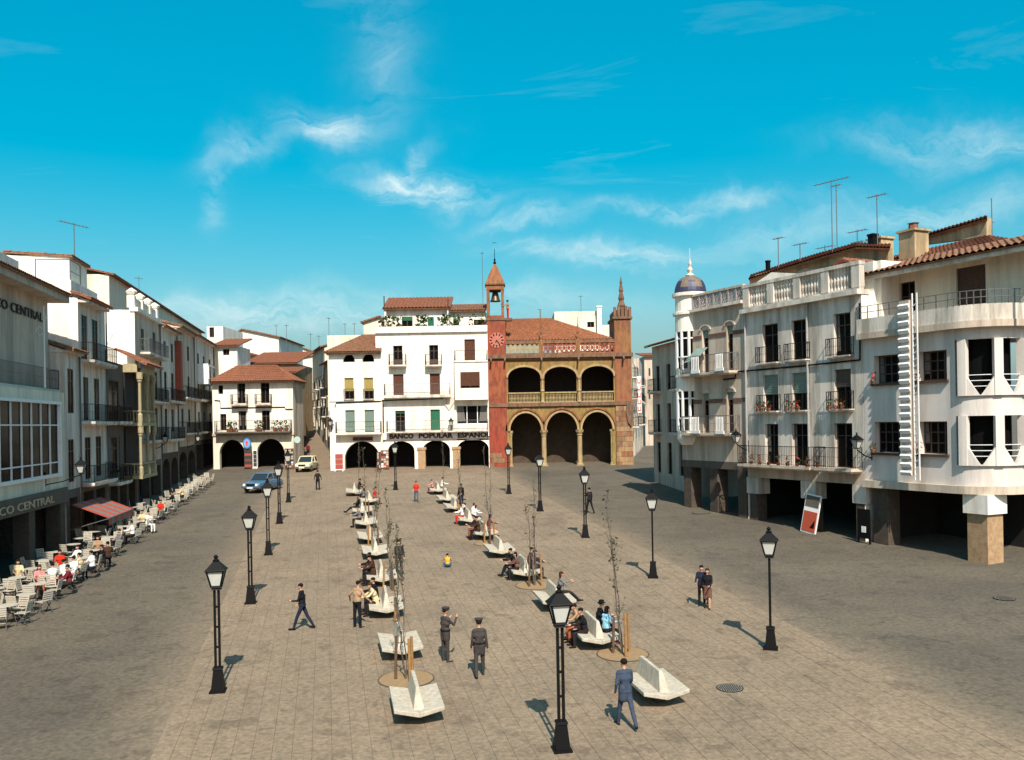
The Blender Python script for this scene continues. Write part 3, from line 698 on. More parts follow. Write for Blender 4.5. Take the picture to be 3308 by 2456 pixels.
MB().bar((0, 0, .5), (0, .5, .5), .05).build('bracket', iron, bs)
def rack(x, y0_, label, w, h, cols, base=(0, 0, 0), n=5, mw=None, group='stands of goods and prints', rows=None):
    """upright display board with rows of small prints"""
    p = base; t = thing('display_stand', label, 'display stand', p, 0, group)
    MB().box(-w/2, -.05, .1, w/2, .05, h).box(-w/2, -.25, 0, -w/2+.08, .25, .1).box(w/2-.08, -.25, 0, w/2, .25, .1).build('board', mw or woodr, t)
    rr = random.Random(int(h*100+n)); rows = rows or int(h/.34)
    for i in range(rows):
        for j in range(n):
            a = -w/2+.04+(w-.08)*j/n; z = .22+(h-.3)*i/rows
            MB().box(a+.015, -.075, z, a+(w-.08)/n-.015, -.052, z+(h-.3)/rows-.04).build('print', cols[rr.randrange(len(cols))], t)
    return t
pcol = [mat('print_red', (.32, .06, .04), .6, .2, 30), mat('print_cream', (.42, .37, .27), .6, .3, 30), mat('print_black', (.03, .03, .03), .6, .2, 30),
        mat('print_yellow', (.36, .25, .10), .6, .2, 30), whp, mat('print_blue', (.08, .16, .3), .6, .2, 30)]
def kbase(x, y): a = at(*z5(x, y)); return (a.x, a.y, a.z)
rack(0, 0, 'narrow dark stand of goods below the round blue sign', 0.75, 1.95, [pcol[0], pcol[2], pcol[2], woodr], kbase(420, 1420), n=1, rows=6, mw=wood)
rack(0, 0, 'tall white framed poster board between the two arches', .45, 1.9, [whp, pcol[4], pcol[2]], kbase(482, 1416), n=1, rows=4, mw=whp)
rack(0, 0, 'magazine stand at the right end of the arcaded house', .88, 2.05, [pcol[0], pcol[1], pcol[2], pcol[2], pcol[1], whp], kbase(785, 1424), n=4, rows=9)
# ---- hillside houses seen over its roof
def hill(name, label, u0, u1, vT, vB, Yp, m, rf=None, wins=(), gable=None, D=8, lean=0.0, g='hillside houses behind the far side'):
    b = frontal(name, label, u0, Yp, g); x1 = b.px(u1, vT)[0]; z1 = b.px((u0+u1)/2, vT)[1]; zb_ = min(b.px(u0, vB)[1], z1-1)
    ops = [[b.px(q[0], q[1])[0], b.px(q[2], q[3])[0], b.px(q[0], q[3])[1], b.px(q[0], q[1])[1]] for q in wins]
    b.wall(0, x1, zb_-6, z1, ops, m, th=.25)
    for o in ops: b.window(o, wood, y=.12, trans=0)
    b.shell(0, x1, zb_-6, z1, D, m)
    if rf == 'shed':
        b.roof((-.3, -.5, z1), (x1+.3, -.5, z1), (x1+.3, D, z1+lean), (-.3, D, z1+lean), tile)
    elif rf == 'gable':   # gable end towards the square
        gx, gz_ = b.px(*gable)
        MB().add([(0, 0, z1), (x1, 0, z1), (gx, 0, gz_)], [(0, 1, 2)]).build('gable', m, b.o)
        b.roof((-.3, D, z1-.05), (-.3, -.3, z1-.05), (gx, -.3, gz_+.02), (gx, D, gz_+.02), tile_o)
        b.roof((x1+.3, -.3, z1-.05), (x1+.3, D, z1-.05), (gx, D, gz_+.02), (gx, -.3, gz_+.02), tile_o)
    return b
hill('tower_house', 'small white house with low tiled roof and dark window', 697, 766, 1118, 1195, 101, white, 'shed', [(720, 1128, 741, 1148)], lean=1.2, D=5)
hill('glazed_attic', 'white attic with red-shuttered window at left of hillside', 674, 720, 1055, 1110, 108, white, None, [(676, 1058, 692, 1090)])
hill('big_white_gable_house', 'big plain white gable wall on the hillside', 752, 900, 1090, 1190, 122, white, 'gable', gable=(782, 1064), D=14)
hill('brown_roof_house', 'ochre house with long sagging tiled roofs', 798, 955, 1175, 1230, 108, brownp, 'shed', lean=2.0, D=9)
hill('lower_ochre_house', 'low ochre shed with ridge tiles below the brown roofs', 815, 952, 1205, 1230, 102, brownp, 'shed', [(905, 1210, 925, 1226)], lean=.9, D=5)
hill('pale_gable_house', 'pale gabled house far up the steep street', 938, 1015, 1138, 1230, 165, offw, 'gable', gable=(968, 1121), D=12)
hill('white_street_house', 'white house wall closing the top of the street', 955, 1062, 1160, 1250, 150, white, 'gable', gable=(1075, 1135), D=12)
for i, (u_, v_, h_) in enumerate([(893, 1095, 1.9), (926, 1115, 2.8), (1004, 1130, 2.2), (1031, 1132, 2.0)]):
    rx, rz_ = ray(u_, v_); antenna(rx*124, 124, HC+rz_*124-1.2, h_+1.2, ['thin aerial at right of the big white gable', 'taller thin aerial by the pale gable', 'left of two aerials over the street top', 'right of two aerials over the street top'][i], arms=((.95, 5, .5),))
# ---- steep street climbing away
dstr = Vector((-0.325+.01, 1.0))
sx0, sx1 = ray(952, 1500)[0]*92, ray(1072, 1500)[0]*92
street = struct(MB().add([(sx0-1, 90, gz(90)+.004), (sx1+1.2, 90, gz(90)+.004), (sx1-8.5, 125, gz(90)+3.6), (sx0-8.8, 125, gz(90)+3.6), (sx1-20.5, 175, gz(90)+8.6), (sx0-19.5, 175, gz(90)+8.6)], [(0, 1, 2, 3), (3, 2, 4, 5)]).build('street', asph))
def street_house(name, label, P, d, W, zt, m, rows, g, eave=True, D=7, z0=None):
    b = Bld(name, label, 'building', P, d, group=g, z0=z0); ops = []
    n = max(1, int(W/2.6))
    for zz, h in rows:
        for k in range(n):
            xc = W*(k+.5)/n; ops.append([xc-.5, xc+.5, zz, zz+h])
    b.wall(0, W, -4, zt, ops, m, th=.25)
    for o in ops: b.window(o, wood, y=.12, mull=1)
    for i, o in enumerate(ops):
        if i % 2 == 0 and rows[i//n][0] > 3: b.balcony(o[0]-.3, o[1]+.3, o[2], depth=.6)
    b.shell(0, W, -4, zt, D, m)
    if eave: b.roof((-.2, -.6, zt), (W+.2, -.6, zt), (W+.2, D*.6, zt+1.3), (-.2, D*.6, zt+1.3), tile_o)
    return b
SG = 'houses lining the steep street'
P0 = (ray(955, 1400)[0]*99, 99.2); dl = (-.31, 1.0)
for i, (o_, W_, zt_, m_, lb) in enumerate([(0, 7.5, 7.2, whitew, 'first house on the left of the steep street'), (8, 9, 9.3, offw, 'second house on the left of the steep street'), (17.5, 12, 10.5, white, 'third house on the left of the steep street')]):
    dv = Vector(dl).normalized(); q = Vector(P0)+dv*o_
    street_house('street_house', lb, q[:], dl, W_, zt_, m_, [(1.0, 2.2), (4.0, 2.1)]+([(6.6, 1.8)] if zt_ > 9 else []), SG, z0=gz(95)+.10*o_-.4)
P1 = Vector((sx1+.3, 99.5)); dr = Vector((.33, -1.0)).normalized()
for i, (o_, W_, zt_, m_, lb) in enumerate([(9, 9, 8.6, greyp, 'dark house on the right of the steep street'), (20, 11, 10.5, whitew, 'farther house on the right of the steep street'), (33, 14, 11.5, offw, 'farthest house on the right of the steep street')]):
    q = P1-dr*o_; street_house('street_house', lb, q[:], dr[:], W_, zt_, m_, [(1.0, 2.2), (4.0, 2.1), (6.4, 1.6)], SG, z0=gz(95)+.10*o_-.8)
# ---- white corner house with grey-green shutters
z6 = Zc(1040, 920, 2.664)
Q = frontal('corner_house', 'white corner house with two attic arches and one dark arch', 1066, 88.6)
def qp(x, y): return Q.px(*z6(x, y))
def qr(x0, y0, x1, y1, b=None): a, b_ = (b or qp)(x0, y0), (b or qp)(x1, y1); return [a[0], b_[0], b_[1], a[1]]
W = qp(512, 800)[0]; zt = qp(280, 582)[1]
att = [qr(180, 597, 283, 665)+[.75], qr(347, 593, 450, 663)+[.75]]
ops = [qr(193, 803, 275, 984), qr(362, 801, 443, 983), qr(200, 1080, 285, 1272), qr(367, 1077, 452, 1270)]
ar = qr(192, 1350, 500, 1600)+[1.7]; ar[2] = -1
zf = qp(300, 1290)[1]
Q.wall(0, W, zf, zt, att+ops, white); Q.wall(0, W, -1, zf-.002, [ar], white, th=.6, name='arcade_wall')
Q.room(.1, W-.05, -1, zf-.3, .61, 4)
Q.shell(0, W, -1, zt, 9, greyp)
for o in att: Q.room(o[0], o[1], o[2], o[3], .3, 1.4, name='attic_room')
for o in ops[:2]: Q.window(o, wood, blind=yellow_s, bfrac=.62)
for o in ops[2:]: Q.window(o, wood, blind=ggreen_s)
for o in ops[:2]: Q.balcony(o[0]-.08, o[1]+.08, o[2], depth=.22, th=.06)
Q.balcony(qp(105, 0)[0], W-.05, qp(300, 1275)[1], depth=.75, h=1.05, sm=white)
Q.box('string_course', -.05, -.1, qp(300, 1002)[1], W, -.003, qp(300, 985)[1], white)
MB().tube([(qp(95, 0)[0], -.05, qp(0, 1055)[1]), (qp(105, 0)[0], -.05, qp(0, 1020)[1]), (W-.1, -.05, qp(0, 1012)[1])], .05, 5).build('wall_cable', iron, Q.o)
zr = qp(400, 478)[1]
Q.roof((-.4, -.6, zt), (W+.05, -.6, zt), (W+.05, 4, zr+.9), (W*.55, 4, zr+.9), tile_o)
Q.roof((-.4, 9, zt), (-.4, -.6, zt), (W*.55, 4, zr+.9), (W*.55, 4, zr+.9), tile_o)
Q.box('cornice', -.15, -.3, zt-.25, W, 0, zt-.004, greyp)
Q.text('TEJIDOS', qp(330, 0)[0], qp(0, 1350)[1], .5, iron, y=-.78, width=qp(415, 0)[0]-qp(245, 0)[0]) if False else Q.part('shop_sign', MB().box(qp(245, 0)[0], -.12, qp(0, 1348)[1], qp(415, 0)[0], -.003, qp(0, 1318)[1]), sign_dk)
def qbase(x, y): a = at(*z6(x, y)); return (a.x, a.y, a.z)
rack(0, 0, 'narrow white kiosk board at the left end of the corner house', .83, 1.75, [pcol[0], whp, pcol[1]], qbase(150, 1606), n=1, rows=3, mw=whp)
rack(0, 0, 'red and white magazine stand between the arches', .78, 1.85, [pcol[0], whp, pcol[1], pcol[2], whp], qbase(543, 1592), n=3, rows=7)
rack(0, 0, 'dark magazine stand left of the red and white one', .36, 1.75, [pcol[2], pcol[1], pcol[2]], qbase(492, 1596), n=2)
hill('grey_block', 'plain grey block behind the corner house roof', 1062, 1200, 1083, 1150, 101, offw, None, g='blocks behind the far side')
hill('white_rear_house', 'white rear house with sloping roof beside the bank', 1180, 1232, 1040, 1090, 98, offw, 'gable', gable=(1228, 1022), D=9, g='blocks behind the far side')
for i, (u_, v_, h_) in enumerate([(1063, 1085, 3.4), (1115, 1083, 2.2), (1145, 1083, 2.2)]):
    rx, rz_ = ray(u_, v_); antenna(rx*103, 103, HC+rz_*103-.3, h_*.6+.3, ['tall thin aerial at the left corner of the grey block', 'left of two short aerials on the grey block', 'right of two short aerials on the grey block'][i], arms=((.95, 5, .4),))
# ---- bank with three arches
S = frontal('bank_building', 'tall white bank with lettered fascia over three arches', 1218, 88.8)
def bp(x, y): return S.px(*z6(x, y))
def br(*a): return qr(*a, b=bp)
W = bp(1432, 900)[0]; xa = bp(512, 800)[0]; zt = bp(900, 402)[1]; zf = bp(900, 1345)[1]
ops = {'a': br(612, 525, 695, 692), 'b': br(922, 520, 1003, 692), 'c': br(1225, 470, 1320, 668), 'd': br(612, 772, 705, 952), 'e': br(927, 765, 1018, 944),
       'f': br(630, 1085, 718, 1265), 'g': br(933, 1075, 1018, 1250), 'h': br(1155, 1040, 1430, 1197)}
ops['h'][1] = W-.08
S.wall(0, W, bp(0, 1000)[1], zt, [ops[k] for k in 'abcde'], white); S.wall(xa, W, zf, bp(0, 1000)[1], [ops[k] for k in 'fgh'], white, name='lower_wall')
for k in 'ab': S.window(ops[k], wood, mull=1, trans=1, low=.3)
S.window(ops['c'], wood, blind=woodr)
for k in 'de': S.window(ops[k], wood, blind=woodr)
S.window(ops['f'], wood, blind=green_s, bfrac=.14); S.window(ops['g'], wood, blind=green_s)
S.window(ops['h'], frame_w, mull=2, trans=0)
for k, e in (('a', .38), ('b', .35)): S.balcony(ops[k][0]-e, ops[k][1]+e, ops[k][2], depth=.7, h=1.0, sm=whitew)
S.balcony(bp(525, 0)[0], bp(1092, 0)[0], ops['d'][2], depth=.8, h=1.05, rm=irong, sm=whitew, th=.25)
S.balcony(bp(542, 0)[0], W-.05, ops['g'][2]-.1, depth=.8, h=1.0, rm=irong, sm=whitew, th=.1)
by = br(1145, 672, 1425, 990); by[1] = W-.02; bw = br(1195, 757, 1362, 892)
S.wall(by[0], by[1], by[2], by[3], [bw], white, y=-.9, th=.2, name='bay'); S.window(bw, wood, y=-.82, blind=woodr, bfrac=.86)
MB().box(by[0], -.895, by[2], by[0]+.2, -.01, by[3]-.003).box(by[1]-.2, -.895, by[2], by[1], -.01, by[3]-.003).box(by[0]+.2, -.69, by[2], by[1]-.2, -.01, by[2]+.2).build('bay_side', white, S.o)
S.balcony(by[0], by[1], by[3]+.14, depth=1.0, h=.95, sm=white)
arr = [br(565, 1350, 800, 1590), br(865, 1342, 1105, 1590), br(1162, 1330, 1432, 1590)]
for a_ in arr: a_[2] = -1; a_.append(.95)
arr[2][1] = W-.06
S.wall(xa, W, -1, zf-.002, arr, white, th=.6, name='arcade_wall')
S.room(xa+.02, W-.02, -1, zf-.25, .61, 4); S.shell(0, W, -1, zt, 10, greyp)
for xA, xB in ((803, 863), (1103, 1161)):
    a_, b_ = bp(xA, 0)[0], bp(xB, 0)[0]; S.box('pier', a_-.02, -.06, -1, b_+.02, .62, bp(0, 1437)[1], stone); S.box('capital', a_-.1, -.12, bp(0, 1437)[1], b_+.1, .63, bp(0, 1414)[1], stone)
S.box('fascia', xa+.1, -.2, bp(0, 1343)[1], W-.01, -.003, bp(0, 1288)[1], frame_w)
ltr = mat('bank_letters', (0.045, 0.008, 0.008), .6, 0)
for word, xA, xB in (('BANCO', 560, 768), ('POPULAR', 808, 1104), ('ESPAÑOL', 1145, 1428)):
    S.text(word, (bp(xA, 0)[0]+bp(xB, 0)[0])/2, bp(0, 1335)[1], .64, ltr, y=-.24, bold=.03, width=bp(xB, 0)[0]-bp(xA, 0)[0])
S.box('cornice', -.1, -.25, zt-.12, W, 0, zt+.06, white); S.box('parapet', .0, 0, zt+.06, W-.003, .25, bp(0, 372)[1], white)
ax0, ax1, az0 = bp(515, 0)[0], bp(1078, 0)[0], bp(0, 218)[1]
o1, o2 = br(665, 255, 762, 372), br(893, 258, 950, 368)
S.wall(ax0, ax1, zt, az0+.3, [o1, o2], white, y=2.0, name='attic_wall'); S.window(o1, wood, y=2.1, blind=green_s, bfrac=.3); S.window(o2, wood, y=2.1, blind=green_s)
MB().box(ax0, 2.3, zt, ax1, 8, az0+.3).build('attic_block', white, S.o)
S.roof((ax0-.2, 1.4, az0+.2), (ax1+.2, 1.4, az0+.2), (ax1+.2, 6, bp(0, 135)[1]+.9), (ax0-.2, 6, bp(0, 135)[1]+.9), tile, pitch=.34, hump=.1)
S.box('gable_wall', ax0-.02, 1.6, zt, ax0+.16, 2.0, az0+.2, white); S.box('gable_wall', ax1-.16, 1.6, zt, ax1+.02, 2.0, az0+.2, white)
bx1 = W-.2; o3, o4 = br(1120, 285, 1172, 380), br(1300, 285, 1400, 375)
S.wall(ax1+.05, bx1, zt, bp(0, 232)[1], [o3, o4], white, y=1.6, name='attic_wall'); S.room(ax1+.05, bx1, zt, bp(0, 232)[1], 1.95, 5, m=offw, name='attic_room')
S.roof((ax1, 1.1, bp(0, 232)[1]), (bx1+.1, 1.1, bp(0, 232)[1]), (bx1+.1, 5, bp(0, 198)[1]+.7), (ax1, 5, bp(0, 198)[1]+.7), tile_o)
S.pots([(bp(x, 0)[0], .7, zt+.1) for x in (530, 570, 610, 640, 830, 855, 880, 1020, 1050, 1065, 1130, 1160, 1290, 1390)], size=.8)
for xg in (512, 1072): S.part('roof_mast', MB().tube([(bp(xg, 0)[0], 1.7, az0), (bp(xg, 0)[0], 1.7, bp(0, 85 if xg < 600 else 118)[1])], .06, 6), wood)
crest = MB().prism([(-.5, .55), (-.55, .2), (-.3, -.2), (0, -.6), (.3, -.2), (.55, .2), (.5, .55), (.2, .7), (-.2, .7)], -.12, 0)
co = S.part('stone_crest', crest, whitew); co.location = (bp(1075, 0)[0], 0, bp(0, 1045)[1])
MB().tube([(.02, -.05, bp(0, 1008)[1]), (bp(1050, 0)[0], -.05, bp(0, 998)[1]), (bp(1110, 0)[0], -.05, bp(0, 1000)[1]), (W-.05, -.05, bp(0, 990)[1])], .05, 5).tube([(xa+.12, -.05, zf), (xa+.12, -.05, bp(0, 1000)[1])], .06, 5).build('wall_cable', iron, S.o)
# ================================================================ town hall
zt7 = Zc(1540, 780, 2.1733)
T = frontal('town_hall', 'ochre stone town hall with clock tower and double arcade', 1582, 89.4)
def tp(x, y): return T.px(*zt7(x, y))
def tr(*a): return qr(*a, b=tp)
def stone_mat(name, c1, c2, c3):
    m = bpy.data.materials.new(name); m.use_nodes = True; t = NT(m.node_tree); b = m.node_tree.nodes['Principled BSDF']; b.inputs['Roughness'].default_value = .92
    geo = t.n('ShaderNodeNewGeometry'); n1_ = t.n('ShaderNodeTexNoise', i_Scale=.35, i_Detail=4.0); t.l(geo.outputs['Position'], n1_.inputs['Vector'])
    n2_ = t.n('ShaderNodeTexNoise', i_Scale=3.5, i_Detail=6.0, i_Roughness=.7); mp_ = t.n('ShaderNodeMapping'); mp_.inputs['Scale'].default_value = (1, 1, .3); t.l(geo.outputs['Position'], mp_.inputs[0]); t.l(mp_.outputs[0], n2_.inputs['Vector'])
    r1 = t.n('ShaderNodeMapRange', i_1=.35, i_2=.65); t.l(n1_.outputs[0], r1.inputs[0]); r2 = t.n('ShaderNodeMapRange', i_1=.42, i_2=.62); t.l(n2_.outputs[0], r2.inputs[0])
    c = t.mix(r1.outputs[0], c1, c2); c = t.mix(t.m('MULTIPLY', r2.outputs[0], .85), c, c3); t.l(c, b.inputs['Base Color'])
    bp_ = t.n('ShaderNodeBump', i_Strength=.5, i_Distance=.03); t.l(n2_.outputs[0], bp_.inputs['Height']); t.l(bp_.outputs[0], b.inputs['Normal'])
    return m
st_red = stone_mat('red_ochre_stone', (.27, .042, .022), (.265, .078, .030), (.13, .030, .017))
st_och = stone_mat('yellow_ochre_stone', (0.288, 0.204, 0.050), (0.256, 0.132, 0.044), (0.136, 0.092, 0.027))
st_brn = stone_mat('brown_granite_stone', (0.258, 0.118, 0.042), (0.251, 0.087, 0.038), (0.114, 0.053, 0.023))
st_pale = stone_mat('pale_arch_stone', (0.374, 0.288, 0.122), (0.360, 0.245, 0.130), (0.230, 0.158, 0.072))
st_dk = stone_mat('dark_moulding_stone', (.19, .10, .06), (.17, .09, .05), (.08, .05, .03))
xl0, xl1 = tp(80, 1100)[0], tp(207, 900)[0]; xr0, xr1 = tp(972, 1000)[0], tp(1088, 1000)[0]
zc0, zc1 = tp(500, 818)[1], tp(500, 792)[1]; zs0, zs1 = tp(500, 1158)[1], tp(500, 1132)[1]; zto = tp(130, 556)[1]; ztr = tp(1030, 545)[1]
up = [tr(218, 885, 450, 1132), tr(473, 883, 704, 1132), tr(733, 878, 964, 1132)]
lo = [tr(234, 1208, 458, 1600), tr(488, 1202, 712, 1600), tr(738, 1200, 958, 1600)]
for o in up: o[2] = zs1; o.append(1.0)
sp_ = tp(500, 1328)[1]; 
arcs = [[o[0], o[1], sp_, o[3], o[3]-sp_] for o in lo]; low = [lo[0][0], lo[2][1], -1, sp_]
T.wall(xl1, xr0, zs1, zc0, up, st_och, th=.6, name='upper_arcade'); T.wall(xl1, xr0, -1, zs0, arcs+[low], st_och, th=.7, name='lower_arcade')
T.box('string_course', xl0-.1, -.22, zs0, xr1+.1, .5, zs1, st_dk)
T.box('cornice', xl0-.15, -.35, zc0, xr1+.15, .5, zc1, st_dk); T.box('cornice', xl1, -.2, zc0-.16, xr0, -.003, zc0, st_brn)
T.room(xl1, xr0, -1, zs0-.2, .71, 3.9, m=mat('shade_dark_arcade_stone', (.065, .042, .024), .9, .3, 2)); T.room(xl1, xr0, zs1, zc0, .61, 4, m=mat('loggia_wall', (.025, .02, .015), .9, .3, 2))  # lower arcade wall colour darkened to paint in the shade behind the arches
T.box('loggia_floor', xl1, .01, zs1-.25, xr0, 4, zs1-.02, st_dk)
# arch mouldings, columns, balusters
def ring(b, xm, zs, rx_, rz_, wdt, y0, y1, m, name='archivolt'):
    n = 16; o = MB(); pts = []
    for k in range(n+1):
        a = math.pi*k/n; pts.append((math.cos(a), math.sin(a)))
    for k in range(n):
        (c1, s1), (c2, s2) = pts[k], pts[k+1]
        P = [(xm+rx_*c1, zs+rz_*s1), (xm+(rx_+wdt)*c1, zs+(rz_+wdt)*s1), (xm+(rx_+wdt)*c2, zs+(rz_+wdt)*s2), (xm+rx_*c2, zs+rz_*s2)]
        o.prism(P, y0, y1)
    return b.part(name, o, m)
for o in up: ring(T, (o[0]+o[1])/2, o[3]-1.0, (o[1]-o[0])/2+.01, 1.01, .2, -.12, -.003, st_pale)
for o in arcs: ring(T, (o[0]+o[1])/2, sp_, (o[1]-o[0])/2+.01, o[4]+.01, .17, -.14, -.003, st_pale); ring(T, (o[0]+o[1])/2, sp_, (o[1]-o[0])/2+.30, o[4]+.30, .16, -.12, -.004, st_brn)
def col(b, x, z0_, z1_, r, m, half=False):
    h = z1_-z0_
    return b.part('column', MB().box(x-r*1.5, -.05, z0_, x+r*1.5, .62, z0_+.18).lathe([(r*1.35, .18), (r*1.35, .26), (r, .36), (r*.92, h-.55), (r*1.2, h-.5), (r*1.0, h-.44), (r*1.5, h-.2), (r*1.6, h-.18), (r*1.6, h)], 14, (x, .28, z0_)), m, smooth=False)
for x in ((lo[0][1]+lo[1][0])/2, (lo[1][1]+lo[2][0])/2): col(T, x, -.1, sp_+.02, .24, st_pale)
for x in (lo[0][0], lo[2][1]): col(T, x+(.02 if x < 5 else -.02), -.1, sp_+.02, .15, st_pale)
for x in ((up[0][1]+up[1][0])/2, (up[1][1]+up[2][0])/2):
    T.part('column', MB().lathe([(.2, 0), (.2, .1), (.14, .2), (.13, 1.0), (.2, 1.1), (.15, 1.2), (.13, 1.3), (.12, up[0][3]-1.0-zs1-.3), (.2, up[0][3]-1.0-zs1-.15), (.2, up[0][3]-1.0-zs1)], 12, (x, -.08, zs1)), st_pale)
bal_me = MB().lathe([(.05, 0), (.05, .06), (.03, .12), (.06, .32), (.03, .55), (.05, .72), (.05, .82)], 6).mesh('baluster', st_pale)
for o in up:
    n = 21
    for k in range(n): link('baluster', bal_me, T.o, (o[0]+.08+(o[1]-o[0]-.16)*(k+.5)/n, .1, zs1+.08))
    T.box('handrail', o[0], -.02, zs1+.90, o[1], .22, zs1+1.02, st_pale); T.box('balustrade_base', o[0], -.02, zs1-.01, o[1], .22, zs1+.08, st_pale)
# roof parapet with pierced panels
zp1, zp0 = tp(500, 708)[1], zc1
T.box('parapet_rail', xl1, -.12, zp1-.12, xr0, .12, zp1, st_brn); T.box('parapet_rail', xl1, -.1, zp0, xr0, .1, zp0+.14, st_brn)
posts = [tp(452, 700)[0], tp(710, 700)[0]]
seg = [(xl1, posts[0]-.2), (posts[0]+.2, posts[1]-.2), (posts[1]+.2, xr0)]
for i, (a_, b_) in enumerate(seg):
    n = 7; wd = (b_-a_)/n
    for k in range(n):
        c = a_+wd*(k+.5); z0_, z1_ = zp0+.14, zp1-.12; h = z1_-z0_; p = MB()
        p.bar((c-wd*.45, 0, z0_), (c+wd*.45, 0, z1_), .09, .12, (0, 1, 0)).bar((c+wd*.45, .006, z0_), (c-wd*.45, .006, z1_), .09, .12, (0, 1, 0))
        p.lathe([(.16, -.06), (.16, .06)], 8, (0, 0, 0)); nv = len(p.v)-16
        for q in range(nv, len(p.v)): x_, y_, z_ = p.v[q]; p.v[q] = (c+x_, z_*1.2, (z0_+z1_)/2+y_)
        p.box(c+wd/2-.05, -.07, z0_, c+wd/2+.05, .07, z1_)
        T.part('pierced_panel', p, st_pale if i < 1 else st_red)
for k, x in enumerate(posts):
    h = tp(0, 500 if k == 0 else 552)[1]-zp0
    T.part('pinnacle', MB().box(x-.2, -.18, zp0-.35, x+.2, .16, zp1+.1).lathe([(.22, 0), (.12, .15), (.16, .4), (.08, .6), (.12, .85), (.05, 1.1), (.07, 1.4), (.03, 1.6), (.02, h-(zp1-zp0))], 8, (x, 0, zp1+.1)), st_brn)
zr0, zr1 = tp(500, 692)[1], tp(400, 568)[1]
xh = tp(520, 566)[0]
T.roof((xl1, .3, zr0), (xr0, .3, zr0), (xh, 5.5, zr1+.95), (xl1, 5.5, zr1+.95), mat('hall_tiles', (.36, .115, .045), .85, scale=3.0, col2=(.17, .075, .03), bump=.2, dirt=.5), pitch=.3)
T.roof((xr0, .3, zr0), (xr0, 10, zr0), (xh, 5.5, zr1+.95), (xh, 5.5, zr1+.95), tile_o)
T.box('roof_edge', xl1, -.02, zp1-.3, xr0, .5, zr0, st_dk)
# clock tower
T.box('clock_tower', xl0, -.12, -1, xl1, 4.5, zto, st_red)
T.box('tower_ledge', xl0-.08, -.2, zto, xl1+.08, 4.6, zto+.22, st_dk)
T.box('tower_plinth', xl0-.06, -.2, -1, xl1+.1, .0, 1.35, st_red)
cx, cz = tp(140, 695)[0], tp(140, 695)[1]
ck = T.part('clock_dial', MB().prism([(cx+.74*math.cos(t*math.pi/16), cz+.74*math.sin(t*math.pi/16)) for t in range(32)], -.17, -.121), mat('dial_red', (.40, .12, .08), .7, .15))
for k in range(12):
    a = k*math.pi/6; c, s = math.cos(a), math.sin(a)
    MB().bar((cx+.46*c, -.185, cz+.46*s), (cx+.68*c, -.185, cz+.68*s), .10, .02, (0, 1, 0)).build('hour_mark', iron, ck)
MB().bar((cx-.03, -.2, cz+.02), (cx+.28, -.2, cz-.38), .07, .02, (0, 1, 0)).build('clock_hand', iron, ck); MB().bar((cx, -.205, cz), (cx-.1, -.205, cz-.2), .09, .02, (0, 1, 0)).build('clock_hand', iron, ck)
bx0, bx1_ = tp(68, 430)[0], tp(192, 430)[0]; zb0, zb1 = zto+.22, tp(130, 338)[1]; zb2 = tp(130, 305)[1]; bd = bx1_-bx0
T.box('belfry_base', bx0+.02, 0, zb0, bx1_-.02, bd-.02, tp(130, 520)[1], st_red)
for (i, j) in ((0, 0), (1, 0), (0, 1), (1, 1)):
    xx, yy = bx0+.02+i*(bd-.3), j*(bd-.3); T.box('belfry_pier', xx, yy+.004, tp(130, 520)[1], xx+.26, yy+.26, zb1, st_brn)
T.box('belfry_lintel', bx0, -.02, zb1, bx1_, bd, zb2, st_brn); T.box('belfry_cornice', bx0-.12, -.14, zb2, bx1_+.12, bd+.12, zb2+.12, st_dk)
hx = (bx0+bx1_)/2; za = tp(125, 150)[1]-zb2-.12; R_ = bd*.72
T.part('spire', MB().lathe([(R_*1.1, 0), (R_*.98, za*.12), (R_*.72, za*.42), (R_*.36, za*.78), (R_*.1, za)], 4, (hx, bd/2, zb2+.12), rot=math.pi/4), st_brn)
T.part('spire_finial', MB().lathe([(.1, 0), (.16, .15), (.06, .3), (.1, .45), (.03, .6), (.025, tp(0, 40)[1]-tp(0, 150)[1])], 8, (hx, bd/2, zb2+.1+za)).bar((hx-.2, bd/2, zb2+za+2.2), (hx+.2, bd/2, zb2+za+2.2), .04), iron)
bl = thing('church_bell', 'dark bronze bell hanging in the clock tower belfry', 'bell', T.wp(hx, bd/2, tp(0, 418)[1]))
MB().lathe([(.52, 0), (.5, .08), (.4, .25), (.33, .6), (.28, .85), (.1, .98)], 16).build('body', mat('bronze', (.10, .075, .04), .45, .2, 8, metal=.7), bl, smooth=True)
MB().box(-.5, -.12, .9, .5, .12, 1.45).build('headstock', wood, bl)
# bell striker figure and right tower
T.box('right_tower', xr0, -.12, -1, xr1, 4.5, ztr, st_brn)
T.box('tower_ledge', xr0-.15, -.27, ztr, xr1+.15, 4.6, ztr+.22, st_dk)
zcr = tp(0, 480)[1]
for k in range(5):
    a_ = xr0-.05+(xr1-xr0-.15)*k/4; T.box('merlon', a_, -.18, ztr+.22, a_+.26, .1, zcr+.1*(k % 2), st_dk)
T.box('tower_crown', xr0+.05, .1, ztr+.22, xr1-.05, 4.3, zcr-.25, st_dk)
px2 = (xr0+xr1)/2
T.part('tower_pinnacle', MB().lathe([(.42, 0), (.3, .3), (.4, .5), (.22, 1.0), (.3, 1.2), (.16, 1.8), (.22, 2.0), (.1, 2.6), (.14, 2.75), (.04, 3.2), (.02, tp(0, 258)[1]-zcr+.3)], 8, (px2, .6, zcr-.3)), st_dk)
rr = random.Random(5)
